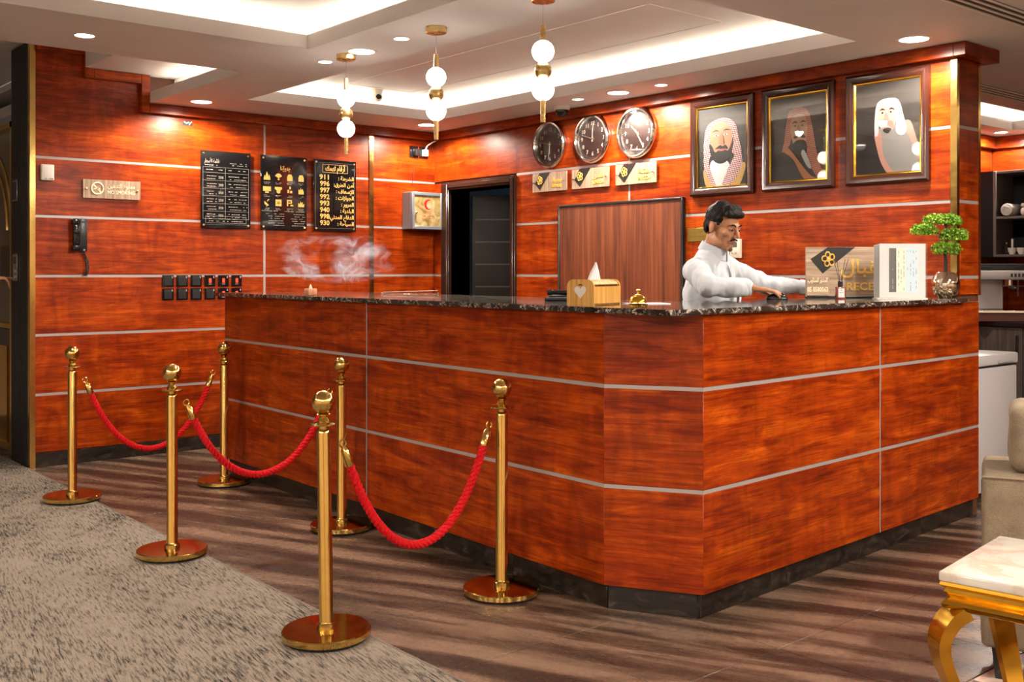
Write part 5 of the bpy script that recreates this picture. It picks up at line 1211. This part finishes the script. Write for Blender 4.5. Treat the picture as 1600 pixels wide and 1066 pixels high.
MB().bbox(-.30, -.03, .02, .20, .10, .36, b=.006).build('back_body', STEEL, t); MB().bbox(-.32, .17, -.20, .20, .36, .44, b=.012, seg=2).build('head', STEEL, t); MB().bbox(-.32, .20, -.17, .19, .442, .50, b=.02, seg=2).build('cup_rail', BLACKP, t)
m = MB()
for k in range(5): m.box(-.03+.03*k, -.012+.03*k, -.2025, -.2, .385, .415)
m.build('buttons', BLACKP, t); MB().bbox(.172, .25, -.15, -.08, .39, .43, b=.008).build('side_knob', BLACKP, t)
MB().tube(spline([(.12, -.15, .36), (.13, -.16, .31), (.19, -.165, .29), (.22, -.165, .26), (.22, -.165, .10)], 6), .006, 8).build('steam_wand', CHROME, t)
MB().lathe([(.035, .30), (.035, .36)], 20, c=(-.02, -.11, 0)).build('group_head', CHROME, t); MB().cap((-.02, -.14, .30), (-.02, -.30, .285), .014, .012).build('portafilter_handle', BLACKP, t); MB().tube([(.05, -.12, .36), (.05, -.13, .22)], .008, 8).build('water_spout', CHROME, t)
# ================================================================== SMOKE
def smoke(name, label, q, dims, dens, seed, vert=.5):
    m = bpy.data.materials.new(name); m.use_nodes = True; nt = m.node_tree; nt.nodes.clear()
    N = lambda typ, **k: [setattr(n, a, b) for n in [nt.nodes.new(typ)] for a, b in k.items()] and nt.nodes[-1] or nt.nodes[-1]
    def M(op, a, b=None, c=None):
        n = nt.nodes.new('ShaderNodeMath'); n.operation = op
        for i, x in enumerate((a, b, c)):
            if x is None: continue
            if isinstance(x, (int, float)): n.inputs[i].default_value = x
            else: nt.links.new(x, n.inputs[i])
        return n.outputs[0]
    out = nt.nodes.new('ShaderNodeOutputMaterial'); vol = nt.nodes.new('ShaderNodeVolumePrincipled'); nt.links.new(vol.outputs[0], out.inputs['Volume'])
    vol.inputs['Color'].default_value = (.80, .86, 1.0, 1); vol.inputs['Anisotropy'].default_value = .1
    tc = nt.nodes.new('ShaderNodeTexCoord'); mp = nt.nodes.new('ShaderNodeMapping'); mp.inputs['Scale'].default_value = (1, .6, 1.25); mp.inputs['Location'].default_value = (seed, seed, seed)
    nt.links.new(tc.outputs['Object'], mp.inputs[0])
    warp = nt.nodes.new('ShaderNodeTexNoise'); warp.inputs['Scale'].default_value = 5; warp.inputs['Detail'].default_value = 2; nt.links.new(mp.outputs[0], warp.inputs['Vector'])
    vm = nt.nodes.new('ShaderNodeVectorMath'); vm.operation = 'MULTIPLY_ADD'; vm.inputs[1].default_value = (.22, .1, .22); nt.links.new(warp.outputs['Color'], vm.inputs[0]); nt.links.new(mp.outputs[0], vm.inputs[2])
    ns_ = nt.nodes.new('ShaderNodeTexNoise'); ns_.inputs['Scale'].default_value = 9; ns_.inputs['Detail'].default_value = 4; ns_.inputs['Roughness'].default_value = .55; ns_.inputs['Distortion'].default_value = .8; nt.links.new(vm.outputs[0], ns_.inputs['Vector'])
    ridge = M('SUBTRACT', 1.0, M('MULTIPLY', M('ABSOLUTE', M('SUBTRACT', ns_.outputs['Fac'], .5)), 14.)); ridge = M('MAXIMUM', ridge, 0.); ridge = M('POWER', ridge, 1.6)
    big = nt.nodes.new('ShaderNodeTexNoise'); big.inputs['Scale'].default_value = 4.5; big.inputs['Detail'].default_value = 2; nt.links.new(mp.outputs[0], big.inputs['Vector'])
    bl = M('MAXIMUM', M('MULTIPLY_ADD', big.outputs['Fac'], 4.0, -1.75), 0.); bl = M('MINIMUM', bl, 1.2)
    sep = nt.nodes.new('ShaderNodeSeparateXYZ'); nt.links.new(tc.outputs['Generated'], sep.inputs[0])
    def bell(s, c, w_): return M('MAXIMUM', M('SUBTRACT', 1.0, M('POWER', M('DIVIDE', M('SUBTRACT', s, c), w_), 2.)), 0.)
    mask = M('MULTIPLY', M('MULTIPLY', bell(sep.outputs[0], .45, .5), bell(sep.outputs[1], .5, .5)), bell(sep.outputs[2], vert, .48))
    d = M('MULTIPLY', M('MULTIPLY', M('MULTIPLY_ADD', ridge, .92, .08), bl), mask); d = M('MULTIPLY', d, dens); nt.links.new(d, vol.inputs['Density'])
    w_, dp_, h_ = dims
    bm = bmesh.new(); bmesh.ops.create_icosphere(bm, subdivisions=3, radius=1)
    for v in bm.verts: v.co = Vector((v.co.x*w_/2, v.co.y*dp_/2, v.co.z*h_/2+h_/2))
    mb = MB(); mb.bm(bm, 0, True); o = mb.build(name, m, None, q, RC); tag(o, label, 'smoke', kind='stuff'); return o
q = cam_pt(528, 6.30, ZS+.065); smoke('incense_smoke', 'wispy bluish white smoke curling above the incense cone', q, (.78, .16, .33), 42., 4.9, .42)
